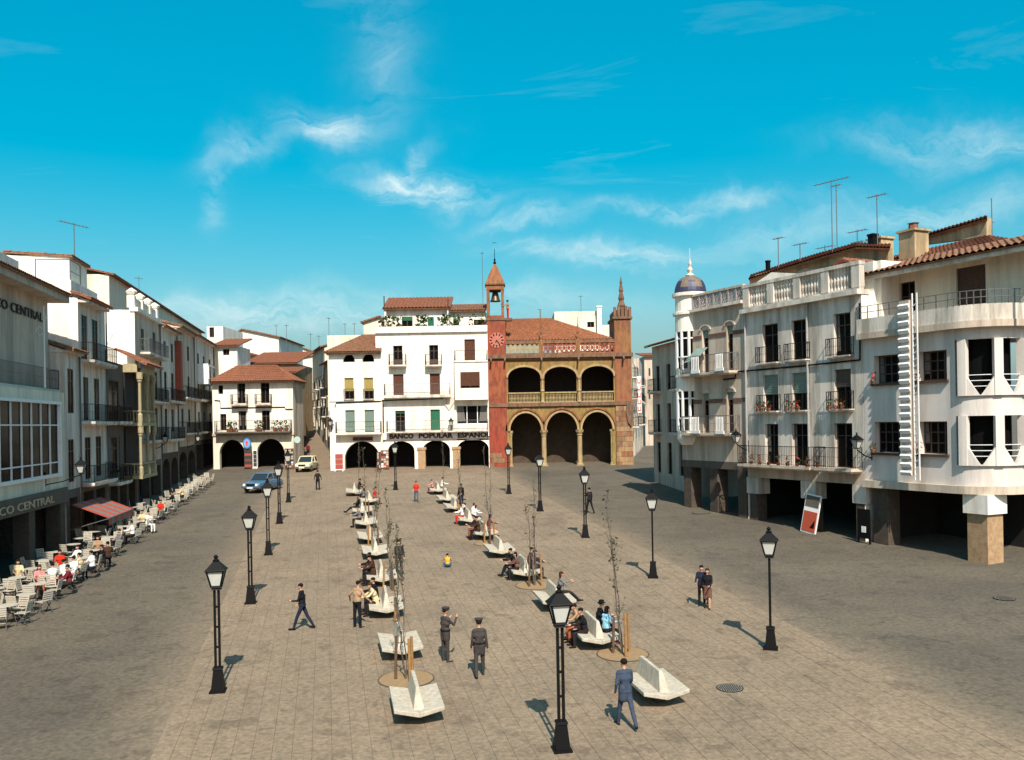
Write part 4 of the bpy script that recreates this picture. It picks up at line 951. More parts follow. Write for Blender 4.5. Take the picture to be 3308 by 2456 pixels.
def blocks(x0, x1, z0_, z1_, y, rows, n, m):
    for j in range(rows):
        h = (z1_-z0_)/rows; off = (j % 2)*.5; xs_ = [x0]+[x0+(x1-x0)*(k+off+rr.uniform(-.12, .12))/n for k in range(1 if not off else 0, n)]+[x1]
        xs_ = sorted(x for x in xs_ if x0 <= x <= x1)
        for a_, b_ in zip(xs_[:-1], xs_[1:]):
            if b_-a_ > .15: T.box('stone_block', a_+.012, y-rr.uniform(.02, .05), z0_+h*j+.012, b_-.012, y+.05, z0_+h*(j+1)-.012, m[rr.randrange(len(m))])
st_b2 = stone_mat('pale_granite_block', (0.338, 0.210, 0.098), (0.300, 0.180, 0.090), (0.195, 0.112, 0.060)); st_b3 = stone_mat('dark_granite_block', (0.247, 0.135, 0.068), (0.225, 0.128, 0.068), (0.135, 0.075, 0.041))
blocks(xr0, xr1+.04, -.2, zs0-.1, -.12, 12, 3, [st_brn, st_b2, st_b3, st_b2]); blocks(xl0-.06, xl1+.1, -.1, 1.34, -.2, 3, 3, [st_red, st_b3])
T.part('corner_crest', MB().prism([(xr1-.55, tp(0, 1160)[1]), (xr1-.62, tp(0, 1215)[1]), (xr1-.45, tp(0, 1290)[1]), (xr1-.1, tp(0, 1322)[1]), (xr1+.05, tp(0, 1260)[1]), (xr1+.05, tp(0, 1165)[1])][::-1], -.32, -.15), st_dk)
for x in (xl0+.35, xl1-.1, posts[0], posts[1], xr0-.15, px2): T.part('gargoyle', MB().bar((x, -.3, zc0-.02), (x, -.8, zc0-.3), .16, .2), st_dk)
hill('rooftop_block', 'pale rooftop house with chimney behind the town hall roof', 1797, 1938, 1006, 1100, 104, offw, None, [(1897, 1040, 1920, 1058)], g='blocks behind the far side')
hill('pink_block', 'pinkish low block beside the right tower', 1930, 1990, 1050, 1100, 106, mat('pink_plaster', (.62, .48, .46), .9, .1, 1), None, g='blocks behind the far side')
ch = thing('chimney', 'white chimney on the rooftop house behind the town hall', 'chimney', (ray(1936, 1040)[0]*103.5, 103.5, HC+ray(1936, 1060)[1]*103.5))
MB().box(-.25, -.25, -1, .25, .25, 2.3).box(-.32, -.32, 2.3, .32, .32, 2.45).build('stack', white, ch)
for i, (u_, v_, h_) in enumerate([(1745, 1040, 1.4), (1877, 1005, 1.7), (1560, 965, 5.2)]):
    rx, rz_ = ray(u_, v_); antenna(rx*103, 103, HC+rz_*103-.6, h_+.6, ['thin aerial above the town hall roof ridge', 'aerial on the rooftop block behind town hall', 'tall rod aerial left of the clock tower'][i], arms=((.97, 3, .3),))
# ---- narrow street right of the town hall
RS = 'houses in the narrow right-hand street'
x_ = ray(2046, 1400)[0]*93
for i, (o_, W_, zt_, m_, lb) in enumerate([(0, 8, 11.2, offw, 'sunlit house just right of the town hall tower'), (8.4, 8, 10.2, greyp, 'second house behind the town hall tower'), (17, 10, 10.5, whitew, 'third house down the narrow street'), (27.5, 14, 12, greyp, 'last house down the narrow street')]):
    dv = Vector((.168, 1.0)).normalized(); q = Vector((x_, 94))+dv*o_
    street_house('street_house', lb, q[:], (.168, 1.0), W_, zt_, m_, [(.3, 2.4), (3.4, 2.2), (6.3, 2.0)]+([(8.6, 1.6)] if zt_ > 10.9 else []), RS, eave=False)
hill('street_end_house', 'pale house closing the end of the narrow street', 2085, 2190, 1150, 1500, 142, greyp, 'shed', [(2095, 1190, 2101, 1215), (2108, 1190, 2114, 1215), (2095, 1260, 2101, 1290), (2108, 1260, 2114, 1290)], lean=1.0, g=RS)
hs_ = thing('vertical_sign', 'vertical white street sign with red letters', 'sign', (x_+1.15, 96.5, gz(96.5)+4.6))
MB().box(-.22, -.06, .1, .2, .06, 3.9).build('panel', whp, hs_)
for k in range(5):
    MB().prism([(-.18, .25+.72*k), (.14, .25+.72*k), (.14, .75+.72*k), (.06, .75+.72*k), (.06, .38+.72*k), (-.10, .38+.72*k), (-.10, .75+.72*k), (-.18, .75+.72*k)], -.075, -.061).build('letter', redp, hs_)
MB().bar((-.2, .02, 3.7), (-1.3, .02, 3.7), .05).bar((-.2, .02, .3), (-1.3, .02, .3), .05).build('bracket', iron, hs_)
# ================================================================ right row
Ra, Rb = at(3180, 1825), at(2230, 1640)
dR = (Ra.xy-Rb.xy).normalized()
def Rp(u, v=1500):
    rx, _ = ray(u, v); P = Rb.xy; t = (P.y*dR.x-P.x*dR.y)/(dR.x-rx*dR.y); return (rx*t, t)
# ---- domed corner house
z3 = Zc(2100, 950, 2.7525)
N = Bld('domed_corner_house', 'corner house with tiled dome turret and lattice roof balustrade', 'building', Rp(2205), dR[:])
W = (Vector(Rp(2414))-Vector(Rp(2205))).length; zN = N.px(2414, 978)[1]; zar = N.px(2300, 1490)[1]
def nr(x0, y0, y1, x1):
    a = z3(x0, y0); b_ = z3(x1, y1); return N.rect(a[0], a[1], b_[1], b_[0])
ops = [nr(462, 325, 708, 522), nr(680, 285, 685, 738), nr(466, 885, 1235, 525), nr(682, 875, 1240, 742)]
N.wall(0, W, zar, zN, ops, greyp)
for o in ops: N.window(o, wood, y=.2, blind=ggreen_s, bfrac=.18)
brick = mat('brick_band', (.17, .085, .06), .9, .3, 12)
for (yT, yB) in ((385, 420), (945, 982)):
    zz = N.px(*z3(345, yB))[1]; hh = N.px(*z3(345, yT))[1]-zz
    xs_ = [0]+[e for o in ops if o[2] < zz < o[3] for e in (o[0]-.03, o[1]+.03)]+[W]
    for a_, b_ in zip(xs_[::2], xs_[1::2]):
        n = max(1, int((b_-a_)/.28))
        for k in range(n):
            for r_ in range(3): 
                if r_ < 3: N.box('brick', a_+(b_-a_)*k/n+.01, -.035, zz+hh*r_/3+.008, a_+(b_-a_)*(k+1)/n-.01, -.003, zz+hh*(r_+1)/3-.008, brick)
for o in ops:
    xm = (o[0]+o[1])/2; r_ = (o[1]-o[0])/2+.12; p = MB()
    for k in range(8):
        a1, a2 = math.pi*k/8, math.pi*(k+1)/8
        p.prism([(xm+r_*math.cos(a1), o[3]+r_*.6*math.sin(a1)), (xm+(r_+.14)*math.cos(a1), o[3]+(r_+.14)*.6*math.sin(a1)), (xm+(r_+.14)*math.cos(a2), o[3]+(r_+.14)*.6*math.sin(a2)), (xm+r_*math.cos(a2), o[3]+r_*.6*math.sin(a2))], -.07, -.003)
    N.part('window_hood', p, greyp)
N.balcony(.9, W-.6, ops[0][2], depth=.75, h=1.05, rm=irong, sm=greyp); N.balcony(.9, W-.6, ops[2][2], depth=.75, h=1.05, rm=irong, sm=greyp)
for o in ops:
    MB().box(o[0]-.1, -.84, o[2]-.02, o[1]+.1, -.78, o[2]+.16).build('balcony_panel', frame_w, N.o)
    for k in range(5): N.box('white_baluster', o[0]-.05+(o[1]-o[0])*k/4, -.83, o[2]+.16, o[0]+.01+(o[1]-o[0])*k/4, -.79, o[2]+1.0, frame_w)
N.shell(0, W, zar, zN, 9, greyp)
N.box('lintel', .004, .004, zar-.45, W-.004, .7, zar-.004, dgrey)
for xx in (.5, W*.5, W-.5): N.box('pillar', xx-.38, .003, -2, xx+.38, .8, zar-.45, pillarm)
N.part('arcade_interior', MB().add([(0, 6, -2), (W, 6, -2), (W, 6, zar-.02), (0, 6, zar-.02)], [(0, 1, 2, 3)]).add([(W-.02, .9, -2), (W-.02, 6, -2), (W-.02, 6, zar-.02), (W-.02, .9, zar-.02)], [(0, 3, 2, 1)]).add([(0, .7, zar-.02), (W, .7, zar-.02), (W, 6, zar-.02), (0, 6, zar-.02)], [(0, 3, 2, 1)]), dark)
cn = nr(655, 455, 560, 720)
awn = MB().add([(ops[0][0]-.6, -.05, cn[3]), (ops[0][1], -.05, cn[3]), (ops[0][1]-.1, -.8, cn[2]), (ops[0][0]-.9, -.8, cn[2]-.2)], [(0, 1, 2, 3), (3, 2, 1, 0)]); N.part('window_awning', awn, ggreen_s)
N.box('cornice', -.1, -.3, zN, W, 8.9, zN+.18, whitew)
zl1 = N.px(2300, 955)[1]
p = MB(); n = 9
for k in range(n):
    a_, b_ = W*k/n, W*(k+1)/n; lat = MB(); z0_, z1_ = zN+.18, zl1+.15; q = 3
    for i in range(q):
        u0, u1 = a_+(b_-a_)*i/q, a_+(b_-a_)*(i+1)/q; zm = (z0_+z1_)/2
        for zA, zB in ((z0_, zm), (zm, z1_)):
            lat.bar((u0, 0, zA), (u1, 0, zB), .07, .08, (0, 1, 0)).bar((u1, .006, zA), (u0, .006, zB), .07, .08, (0, 1, 0))
    lat.box(b_-.07, -.08, z0_, b_+.07, .08, z1_); N.part('lattice_panel', lat, mat('lattice_stone', (.30, .26, .24), .9, .2, 3))
N.box('balustrade_rail', -.05, -.1, zl1+.15, W, .1, zl1+.28, greyp)
# corner turret: glazed bays, drum and dome
tc_ = (N.px(2216, 1200)[0], .45); tr_ = 1.0
def tz(y): return N.px(*z3(280, y))[1]
def arcring(mb, c, r, a0, a1, z0_, z1_, th=.2, n=14, zf=None):
    """curved wall piece; z1_ may vary with the angle through zf"""
    for k in range(n):
        p1, p2 = a0+(a1-a0)*k/n, a0+(a1-a0)*(k+1)/n
        t1, t2 = (zf(p1), zf(p2)) if zf else (z1_, z1_)
        V = []
        for (ang, zt_) in ((p1, t1), (p2, t2)):
            for rad in (r, r-th):
                for zz in (z0_, zt_): V.append((c[0]+rad*math.cos(ang), c[1]+rad*math.sin(ang), zz))
        # 0 o1b 1 o1t 2 i1b 3 i1t 4 o2b 5 o2t 6 i2b 7 i2t
        mb.add(V, [(0, 4, 5, 1), (2, 3, 7, 6), (1, 5, 7, 3), (0, 2, 6, 4), (0, 1, 3, 2), (4, 6, 7, 5)])
    return mb
TA0, TA1 = RAD(150), RAD(330)
levels = [(tz(1285), tz(1215)), (tz(870), tz(745)), (tz(740), tz(672)), (tz(345), tz(195))]
for prof in ([(tr_*.75, levels[0][0]-.4), (tr_, levels[0][0]), (tr_, levels[0][1])], [(tr_, levels[1][0]), (tr_, levels[1][1]), (tr_*1.06, levels[1][1]), (tr_*1.06, levels[2][0]+.1), (tr_, levels[2][0]+.12), (tr_, levels[2][1])],
             [(tr_, levels[3][0]), (tr_, levels[3][1]), (tr_*1.15, levels[3][1]), (tr_*1.15, levels[3][1]+.15), (tr_*.98, levels[3][1]+.2), (tr_*.98, tz(35)), (tr_*1.18, tz(30)), (tr_*1.18, tz(30)+.2), (tr_, tz(30)+.22)]):
    N.part('turret_wall', MB().lathe(prof, 24, (*tc_, 0)), white)
for z0_, z1_ in ((levels[0][1], levels[1][0]), (levels[2][1], levels[3][0])):
    fr = MB()
    for k in range(8):
        a = RAD(135+30*k); fr.bar((tc_[0]+tr_*.96*math.cos(a), tc_[1]+tr_*.96*math.sin(a), z0_), (tc_[0]+tr_*.96*math.cos(a), tc_[1]+tr_*.96*math.sin(a), z1_), .13)
    for fz in (.3, .8):
        arcring(fr, tc_, tr_*.97, RAD(130), RAD(350), z0_+(z1_-z0_)*fz, z0_+(z1_-z0_)*fz+.08, .1)
    f_ = N.part('turret_window', fr, frame_w); arcring(MB(), tc_, tr_*.90, RAD(100), RAD(380), z0_, z1_, .05).build('pane', glass, f_)
zd = tz(30)+.2; dh = (N.px(2224, 902)[1]-zd)*1.3
dblue = mat('dome_blue_tile', (.035, .033, .07), .5, .3, 20); dwht = mat('dome_cream_tile', (.17, .125, .085), .6, .45, 12)
dm = MB(); nseg, nrow = 24, 10
for i in range(nrow):
    f1, f2 = i/nrow, (i+1)/nrow
    def dp(f, k):
        ph = f*math.pi/2; bulge = tr_*(1.02*math.cos(ph*.97)**.75); a = 2*math.pi*k/nseg; return (tc_[0]+bulge*math.cos(a), tc_[1]+bulge*math.sin(a), zd+dh*math.sin(ph))
    for k in range(nseg):
        ph = k % 4; tri = abs(((k+.5) % 4)-2)/2; dm.cur = 0 if f1 < .62*(1-tri) else 1
        dm.add([dp(f1, k), dp(f1, k+1), dp(f2, k+1), dp(f2, k)], [(0, 1, 2, 3)])
dm.build('dome', [dblue, dwht], N.o)
N.part('dome_finial', MB().lathe([(.22, 0), (.3, .15), (.12, .3), (.2, .5), (.08, .7), (.12, .9), (.03, 1.2), (.02, 1.9)], 8, (*tc_, zd+dh-.08)), whitew)
# side of the domed house along the narrow street, and the dark house behind it
for i, (uA, W_, zt_, m_, lb) in enumerate([(2128, 9.5, 10.6, greyp, 'shaded grey house behind the domed corner house')]):
    q = Vector(Rp(2174))+Vector((.8, 13.5)); b_ = street_house('shaded_house', lb, (q.x, q.y), (.16, -1.0), 10.5, 11.0, greyp, [(1.0, 2.4), (4.2, 2.2), (7.4, 2.0)], None, eave=True, z0=gz(70))
N.part('street_side_wall', MB().box(-1.2, 2.2, zar, .0, 9, zN-.1), greyp)
# ---- middle white house with the balustrade
z4 = Zc(2350, 1000, 3.304)
Mb = Bld('balustrade_house', 'weathered white house with nine tall windows and roof balustrade', 'building', Rp(2415), dR[:])
W = (Vector(Rp(2792))-Vector(Rp(2415))).length
def mr(x0, y0, y1, x1, yo=0):
    a = z4(x0, y0); b_ = z4(x1, y1); return Mb.rect(a[0], a[1], b_[1] if yo else z4(x0, y1)[1], b_[0])
ops = [mr(372, 160, 568, 540), mr(680, 122, 548, 852), mr(1132, 62, 512, 1317), mr(380, 685, 1062, 542), mr(685, 668, 1085, 850), mr(1140, 680, 1085, 1320), mr(398, 1212, 1660, 545), mr(685, 1210, 1665, 860), mr(1140, 1238, 1672, 1335)]
for r_ in range(3):
    zb_ = sum(o[2] for o in ops[3*r_:3*r_+3])/3; zt_ = sum(o[3] for o in ops[3*r_:3*r_+3])/3
    for o in ops[3*r_:3*r_+3]: o[2], o[3] = zb_, zt_
zM = (Mb.px(2415, 1000)[1]+Mb.px(2793, 945)[1])/2; zar = ops[6][2]-.25
Mb.wall(0, W, zar, zM, ops, whitew, th=.26)
for i, o in enumerate(ops): Mb.window(o, wood, y=.18, mull=1, trans=1, **(dict(blind=ggreen_s, bfrac=.55) if i in (3, 4) else dict(blind=dgrey, bfrac=.45) if i == 5 else {}))
for o in ops[:6]: Mb.balcony(o[0]-.3, o[1]+.2, o[2], depth=.34, h=.9, rm=iron, sm=whitew, th=.07)
Mb.balcony(.05, ops[7][1]+.9, ops[6][2], depth=.8, h=1.05, rm=iron, sm=greyp, th=.14); Mb.balcony(ops[8][0]-.7, W-.1, ops[8][2], depth=.8, h=1.05, rm=iron, sm=greyp, th=.14)
Mb.pots([(ops[i][0]+dx, -.3, ops[i][2]) for i in (3, 4, 5) for dx in (-.1, .35, .8)], fl=redf, size=.3)
Mb.pots([(.3+k*.75, -.62, ops[6][2]) for k in range(9)], fl=redf, size=.28)
Mb.shell(0, W, -2, zM, 9, white); 
Mb.box('lintel', .004, .004, zar-.55, W-.004, .7, zar-.004, greyp)
for xx, ww in ((.45, .6), (W*.555, .6), (W-.35, .5)): Mb.box('pillar', xx-ww/2, .02, -2, xx+ww/2, .75, zar-.55, pillarm); Mb.box('pillar_head', xx-ww*.9, -.02, zar-1.5, xx+ww*.9, .78, zar-.56, whitew)
Mb.room(.01, W-.01, -2, zar-.02, .8, 5.5)
Mb.box('cornice', -.1, -.35, zM-.15, W+.05, .5, zM+.1, whitew)
bme = MB().lathe([(.09, 0), (.09, .1), (.06, .18), (.12, .5), (.06, .85), (.09, .95), (.09, 1.12)], 8).mesh('baluster', whitew)  # duller plaster instead of plain white stands in for shade on the balustrade
zb_ = zM+.22
Mb.box('balustrade_base', 0, -.12, zM+.1, W, .2, zb_, whitew); Mb.box('balustrade_rail', -.05, -.16, zb_+1.12, W+.03, .24, zb_+1.3, whitew)
npst = 4
for k in range(npst+1):
    xx = .25+(W-.5)*k/npst; Mb.box('balustrade_post', xx-.26, -.14, zb_, xx+.26, .22, zb_+1.12, whitew)
    if k < npst:
        xa_, xb_ = xx+.26, .25+(W-.5)*(k+1)/npst-.26
        for q in range(7): link('baluster', bme, Mb.o, (xa_+(xb_-xa_)*(q+.5)/7, .04, zb_))
dpm = mat('drain_pipe', (.33, .32, .31), .6, .2, 4)
for xx in (.1, W*.58): Mb.part('drain_pipe', MB().tube([(xx, -.1, zar), (xx, -.1, zM-.2)], .06, 6), dpm)
MB().tube([(-2.0, -.07, ops[0][2]-.75), (-.9, -.07, ops[0][2]-.72), (-.85, -.07, ops[0][2]-.35), (W*.5, -.07, ops[0][2]-.35), (W-.1, -.07, ops[0][2]-.3), (W-.05, -.07, zM-.6)], .05, 5).build('wall_cable', iron, Mb.o)
# roofs behind the balustrade
OR = Bld('ochre_roof_house', 'ochre rooftop storeys with tiled edges behind the balustrade', 'building', Mb.wp(0, 5, 0).xy[:], dR[:], z0=Mb.z0)
def poly(b, pts, yo): return [b.px(u_, v_, yo) for u_, v_ in pts]
OR.part('wall', MB().prism(poly(OR, [(2422, 1010), (2870, 960), (2870, 800), (2765, 797), (2640, 832), (2540, 862), (2440, 888), (2422, 905)], 0), 0, .4), brownp)
def rf(b, e, r_, y0, y1, m=None):
    for k in range(len(e)-1):
        A_, B_ = b.px(*e[k], y0), b.px(*e[k+1], y0); D_, C_ = b.px(*r_[k], y1), b.px(*r_[k+1], y1)
        b.roof((A_[0], y0, A_[1]), (B_[0], y0, B_[1]), (C_[0], y1, C_[1]), (D_[0], y1, D_[1]), m or tile)
rf(OR, [(2418, 903), (2540, 864), (2640, 834), (2765, 799), (2875, 802)], [(2425, 890), (2545, 850), (2645, 820), (2768, 786), (2878, 790)], -.5, 3.5)
OR.part('dormer', MB().prism(poly(OR, [(2655, 940), (2790, 920), (2790, 872), (2739, 845), (2668, 890)], -2.2), -2.2, -.1), brownp)
dA, dB, dC = OR.px(2640, 902, -2.2), OR.px(2739, 836, -2.2), OR.px(2800, 868, -2.2)
OR.roof((dA[0], -.1, dA[1]), (dA[0], -2.6, dA[1]), (dB[0], -2.6, dB[1]), (dB[0], -.1, dB[1]), tile); OR.roof((dC[0], -2.6, dC[1]), (dC[0], -.1, dC[1]), (dB[0], -.1, dB[1]), (dB[0], -2.6, dB[1]), tile)
OR.part('white_gable', MB().prism(poly(OR, [(2432, 960), (2575, 930), (2575, 884), (2492, 880), (2440, 915)], -1.6), -1.6, -1.3), white)
OR.part('party_wall', MB().prism(poly(OR, [(2560, 960), (2650, 940), (2650, 868), (2600, 868), (2560, 886)], -1.2), -1.2, -.9), dgrey)
# ---- curved-corner house
zcv = Zc(2750, 900, 2.753)
V = Bld('curved_corner_house', 'pale modern house with rounded corner bay at right edge', 'building', Rp(2794), dR[:])
xc = V.px(3088, 1300)[0]; RC = 1.75; arc_c = (xc, RC)
def vr(x0, y0, y1, x1): a = zcv(x0, y0); c_ = zcv(x1, y1); return V.rect(a[0], a[1], zcv(x0, y1)[1], c_[0])
ops = [vr(200, 690, 925, 428), vr(594, 655, 925, 850), vr(205, 1275, 1545, 438), vr(600, 1275, 1560, 855)]
for i in (0, 2):
    zz0, zz1 = (ops[i][2]+ops[i+1][2])/2, (ops[i][3]+ops[i+1][3])/2
    for o in ops[i:i+2]: o[2], o[3] = zz0, zz1
zV = V.px(*zcv(130, 545))[1]; zpar = V.px(*zcv(140, 440))[1]; zar = V.px(*zcv(130, 1790))[1]
pinkw = mat('pinkish_white_plaster', (.62, .56, .50), .9, .08, 1.0, .25, 12, dirt=.35)
V.wall(0, xc, zar, zV, ops, pinkw, th=.4)
for o in ops:
    V.window(o, wood, y=.34, mull=3, trans=2); V.box('window_sill', o[0]-.12, -.14, o[2]-.12, o[1]+.1, .02, o[2], wood)
V.pots([(o[0]+.1, -.2, o[2]) for o in ops], fl=redf, size=.3)
# rounded corner
A0, A1 = RAD(-90), RAD(15)
zrow = [(V.px(*zcv(880, 1600))[1]-.05, V.px(*zcv(880, 1225))[1]), (V.px(*zcv(880, 1000))[1], V.px(*zcv(880, 555))[1])]
for z0_, z1_ in ((zar, zrow[0][0]-.25), (zrow[0][1], zrow[1][0]-.3), (zrow[1][1], zV)): V.part('curved_wall', arcring(MB(), arc_c, RC, A0, A1, z0_, z1_, .3, 24), pinkw)
NP = 3
pang = [RAD(-78), RAD(-32), RAD(13)]
for (z0_, z1_) in zrow:
    vp = MB()
    for i in range(len(pang)-1):
        a_, c_ = pang[i], pang[i+1]
        def vz(t, a_=a_, c_=c_): 
            f = abs((t-a_)/(c_-a_)-.5)*2; return z0_-.25+1.15*f**1.1
        arcring(vp, arc_c, RC+.12, a_, c_, z0_-.25, 0, .2, 12, zf=vz)
    V.part('scalloped_parapet', vp, pinkw)
    for a in pang: V.part('bay_post', arcring(MB(), arc_c, RC+.16, a-RAD(5.5), a+RAD(5.5), z0_-.25, z1_, .36, 2), pinkw)
    arcring(MB(), arc_c, RC-.6, A0, A1+RAD(110), z0_-.25, z1_+.1, .06, 22).build('bay_window', glass, V.o)
    V.part('bay_floor', MB().prismz([(arc_c[0], arc_c[1])]+[(arc_c[0]+(RC-.02)*math.cos(A0+(A1-A0)*k/10), arc_c[1]+(RC-.02)*math.sin(A0+(A1-A0)*k/10)) for k in range(11)], z0_-.3, z0_-.22), pinkw)
    rb = MB()
    for fz in (.35, .6, .85): arcring(rb, arc_c, RC-.05, A0, A1, z0_-.2+fz, z0_-.17+fz, .03, 14)
    V.part('bay_railing', rb, ironw)
# straight return wall facing the street
xe = xc+RC; 
ca = (arc_c[0]+RC*math.cos(A1), arc_c[1]+RC*math.sin(A1)); ce = (ca[0]-9*math.sin(A1), ca[1]+9*math.cos(A1))
rw = Bld('return_wall', '', 'building', V.wp(ca[0], ca[1], 0).xy[:], (V.wp(ce[0], ce[1], 0).xy-V.wp(ca[0], ca[1], 0).xy)[:], z0=V.z0)
orr = [[.45, 2.6, zrow[0][0]+.2, zrow[0][1]-.5], [.45, 2.6, zrow[1][0]+.2, zrow[1][1]-.5], [4, 6.5, zrow[0][0]+.2, zrow[0][1]-.5], [4, 6.5, zrow[1][0]+.2, zrow[1][1]-.5]]
rwall = rw.wall(0, 9, zar, zV, orr, pinkw, th=.3)
MW = []
for o in orr: MW.append(rw.window(o, offw, y=.2, mull=2, trans=2))
for o_ in [rwall]+MW:
    o_.parent = V.o; o_.matrix_parent_inverse = V.o.matrix_basis.inverted() @ rw.o.matrix_basis
bpy.data.objects.remove(rw.o)
# floor slabs: arcade ceiling, terrace and its parapet
def plan(r, y0=0.0, x0=0.0):
    pts = [(x0, y0-r)]+[(arc_c[0]+(RC+r)*math.cos(A0+(A1-A0)*k/14), arc_c[1]+(RC+r)*math.sin(A0+(A1-A0)*k/14)) for k in range(15)]
    e = (ce[0]+r*math.cos(A1), ce[1]+r*math.sin(A1)); return pts+[e, (x0, 9.5)]
V.part('arcade_slab', MB().prismz(plan(.25), zar-.35, zar), greyp); V.part('terrace_slab', MB().prismz(plan(.45), zV, zV+.3), greyp)
tp_ = MB(); pl = plan(.4)[:-1]; pi_ = plan(.2)[:-1]
for k in range(len(pl)-1):
    a_, c_, d_, e_ = pl[k], pl[k+1], pi_[k+1], pi_[k]; tp_.prismz([a_, c_, d_, e_], zV+.3, zV+.3+max(.7, zpar-zV-.3))
V.part('terrace_parapet', tp_, whitew)
rl = MB(); zq = zV+.3+max(.7, zpar-zV-.3)
for k in range(len(pl)-1):
    for zz in (.3, .6): rl.bar((*pl[k], zq+zz), (*pl[k+1], zq+zz), .03)
    rl.bar((*pl[k], zq), (*pl[k], zq+.62), .035, up=(0, 1, 0))
for k in range(8): xx = xc*k/8; rl.bar((xx, -.35, zq), (xx, -.35, zq+.62), .035, up=(0, 1, 0))
V.part('terrace_railing', rl, irong)
# penthouse on the terrace
pw = [V.px(2880, 980, 2.2)[0], xc+2.2]; zph = zV+3.6
wv = [V.px(3090, 960, 2.2)[0], V.px(3185, 960, 2.2)[0], zV+1.3, zV+3.1]; wd_ = [V.px(2885, 960, 2.2)[0]+.4, V.px(2935, 960, 2.2)[0]+.4, zV+.3, zV+2.9]
V.wall(pw[0], pw[1], zV+.3, zph, [wv, wd_], offw, y=2.2, name='penthouse_wall'); V.window(wv, wood, y=2.35, blind=wood); V.window(wd_, wood, y=2.35)
V.part('penthouse_block', MB().box(pw[0], 2.6, zV+.3, pw[1], 9, zph), offw); V.part('penthouse_side', MB().box(pw[0]-.01, 2.2, zV+.3, pw[0]+.2, 2.6, zph), offw)
V.roof((pw[0]-1.0, .6, zph-.25), (pw[1]+1.6, .6, zph-.25), (pw[1]+1.6, 4, zph+.7), (pw[0]-1.0, 4, zph+.7), tile_o, pitch=.34, hump=.09)
V.part('eave_beam', MB().box(pw[0]-1, .7, zph-.5, pw[1]+1.5, .95, zph-.3), whitew); V.part('terrace_post', MB().tube([(pw[1]+.9, .85, zV+.3), (pw[1]+.9, .85, zph-.4)], .07, 6), white)
V.part('white_terrace_wall', MB().box(.0, .8, zV+.3, pw[0]-.4, 1.0, zph+.4).box(.0, 1.0, zV+.3, .3, 9, zph+.4), white)
V.part('upper_white_wall', MB().prism(poly(V, [(2800, 960), (3226, 960), (3226, 795), (2962, 873), (2802, 861)], 5), 5, 5.3), white)
V.part('upper_side_wall', MB().prism(poly(V, [(3226, 960), (3420, 960), (3420, 835), (3226, 795)], 5), 5.1, 5.3), whitew)
rf(V, [(2796, 861), (2962, 873), (3226, 791), (3420, 815)], [(2850, 836), (2960, 813), (3187, 762), (3420, 800)], 4.7, 9.0)
V.part('firewall', MB().prism(poly(V, [(2985, 790), (3187, 764), (3187, 704), (2992, 764)], 9.3), 9.3, 9.7), brownp)
rf(V, [(2955, 774), (3189, 706)], [(2955, 768), (3189, 699)], 9.1, 12)
# corner pillar and arcade of the curved house
cp = V.px(3160, 1780)[0]
ang = RAD(-52); pc = (arc_c[0]+(RC-.35)*math.cos(ang), arc_c[1]+(RC-.35)*math.sin(ang))
V.part('corner_pillar', MB().box(pc[0]-.5, pc[1]-.5, -3, pc[0]+.5, pc[1]+.5, zar-.36), stone); V.part('pillar_head', MB().box(pc[0]-.62, pc[1]-.62, zar-1.2, pc[0]+.62, pc[1]+.62, zar-.352), white)
V.part('inner_pillar', MB().box(.4, .1, -2.4, 1.3, .9, zar-.36), pillarm)
V.part('arcade_interior', MB().add([(0, 5, -3), (xe-1.2, 5, -3), (xe-1.2, 5, zar-.36), (0, 5, zar-.36)], [(0, 1, 2, 3)]).add([(xe-1.2, 5, -3), (xe-1.2, 11, -3), (xe-1.2, 11, zar-.36), (xe-1.2, 5, zar-.36)], [(0, 1, 2, 3)]).add([(0, .8, -3), (0, 5, -3), (0, 5, zar-.36), (0, .8, zar-.36)], [(0, 1, 2, 3)]), dark)
# tall banded sign running up the curved house
sx_, sz1 = V.px(2912, 975, -.5); sz0 = V.px(2912, 1535, -.5)[1]; sxe = V.px(2948, 1250, -.5)[0]
sg = thing('banded_sign', 'tall vertical sign of stacked white bands on the curved house', 'sign', V.wp((sx_+sxe)/2, -.55, sz0), math.atan2(dR.y, dR.x))
hw = (sxe-sx_)/2; hh = sz1-sz0; nb = 21
MB().box(-hw, -.12, 0, hw, .12, hh).build('core', greyp, sg)
for k in range(nb):
    z_ = hh*k/nb; MB().add([(-hw-.03, -.13, z_), (hw+.03, -.13, z_), (hw+.03, -.22, z_+hh/nb*.4), (-hw-.03, -.22, z_+hh/nb*.4), (hw+.03, -.13, z_+hh/nb*.62), (-hw-.03, -.13, z_+hh/nb*.62)], [(0, 1, 2, 3), (3, 2, 4, 5), (1, 4, 2), (0, 3, 5)]).build('band', ironw, sg)
lt = MB(); xr_ = hw+.22
for xx in (hw+.1, hw+.36): lt.bar((xx, 0, -.2), (xx, 0, hh+.3), .05, up=(0, 1, 0))
for k in range(26): lt.bar((hw+.1, 0, hh*k/26), (hw+.36, 0, hh*(k+.5)/26), .03)
lt.build('side_lattice', ironw, sg)
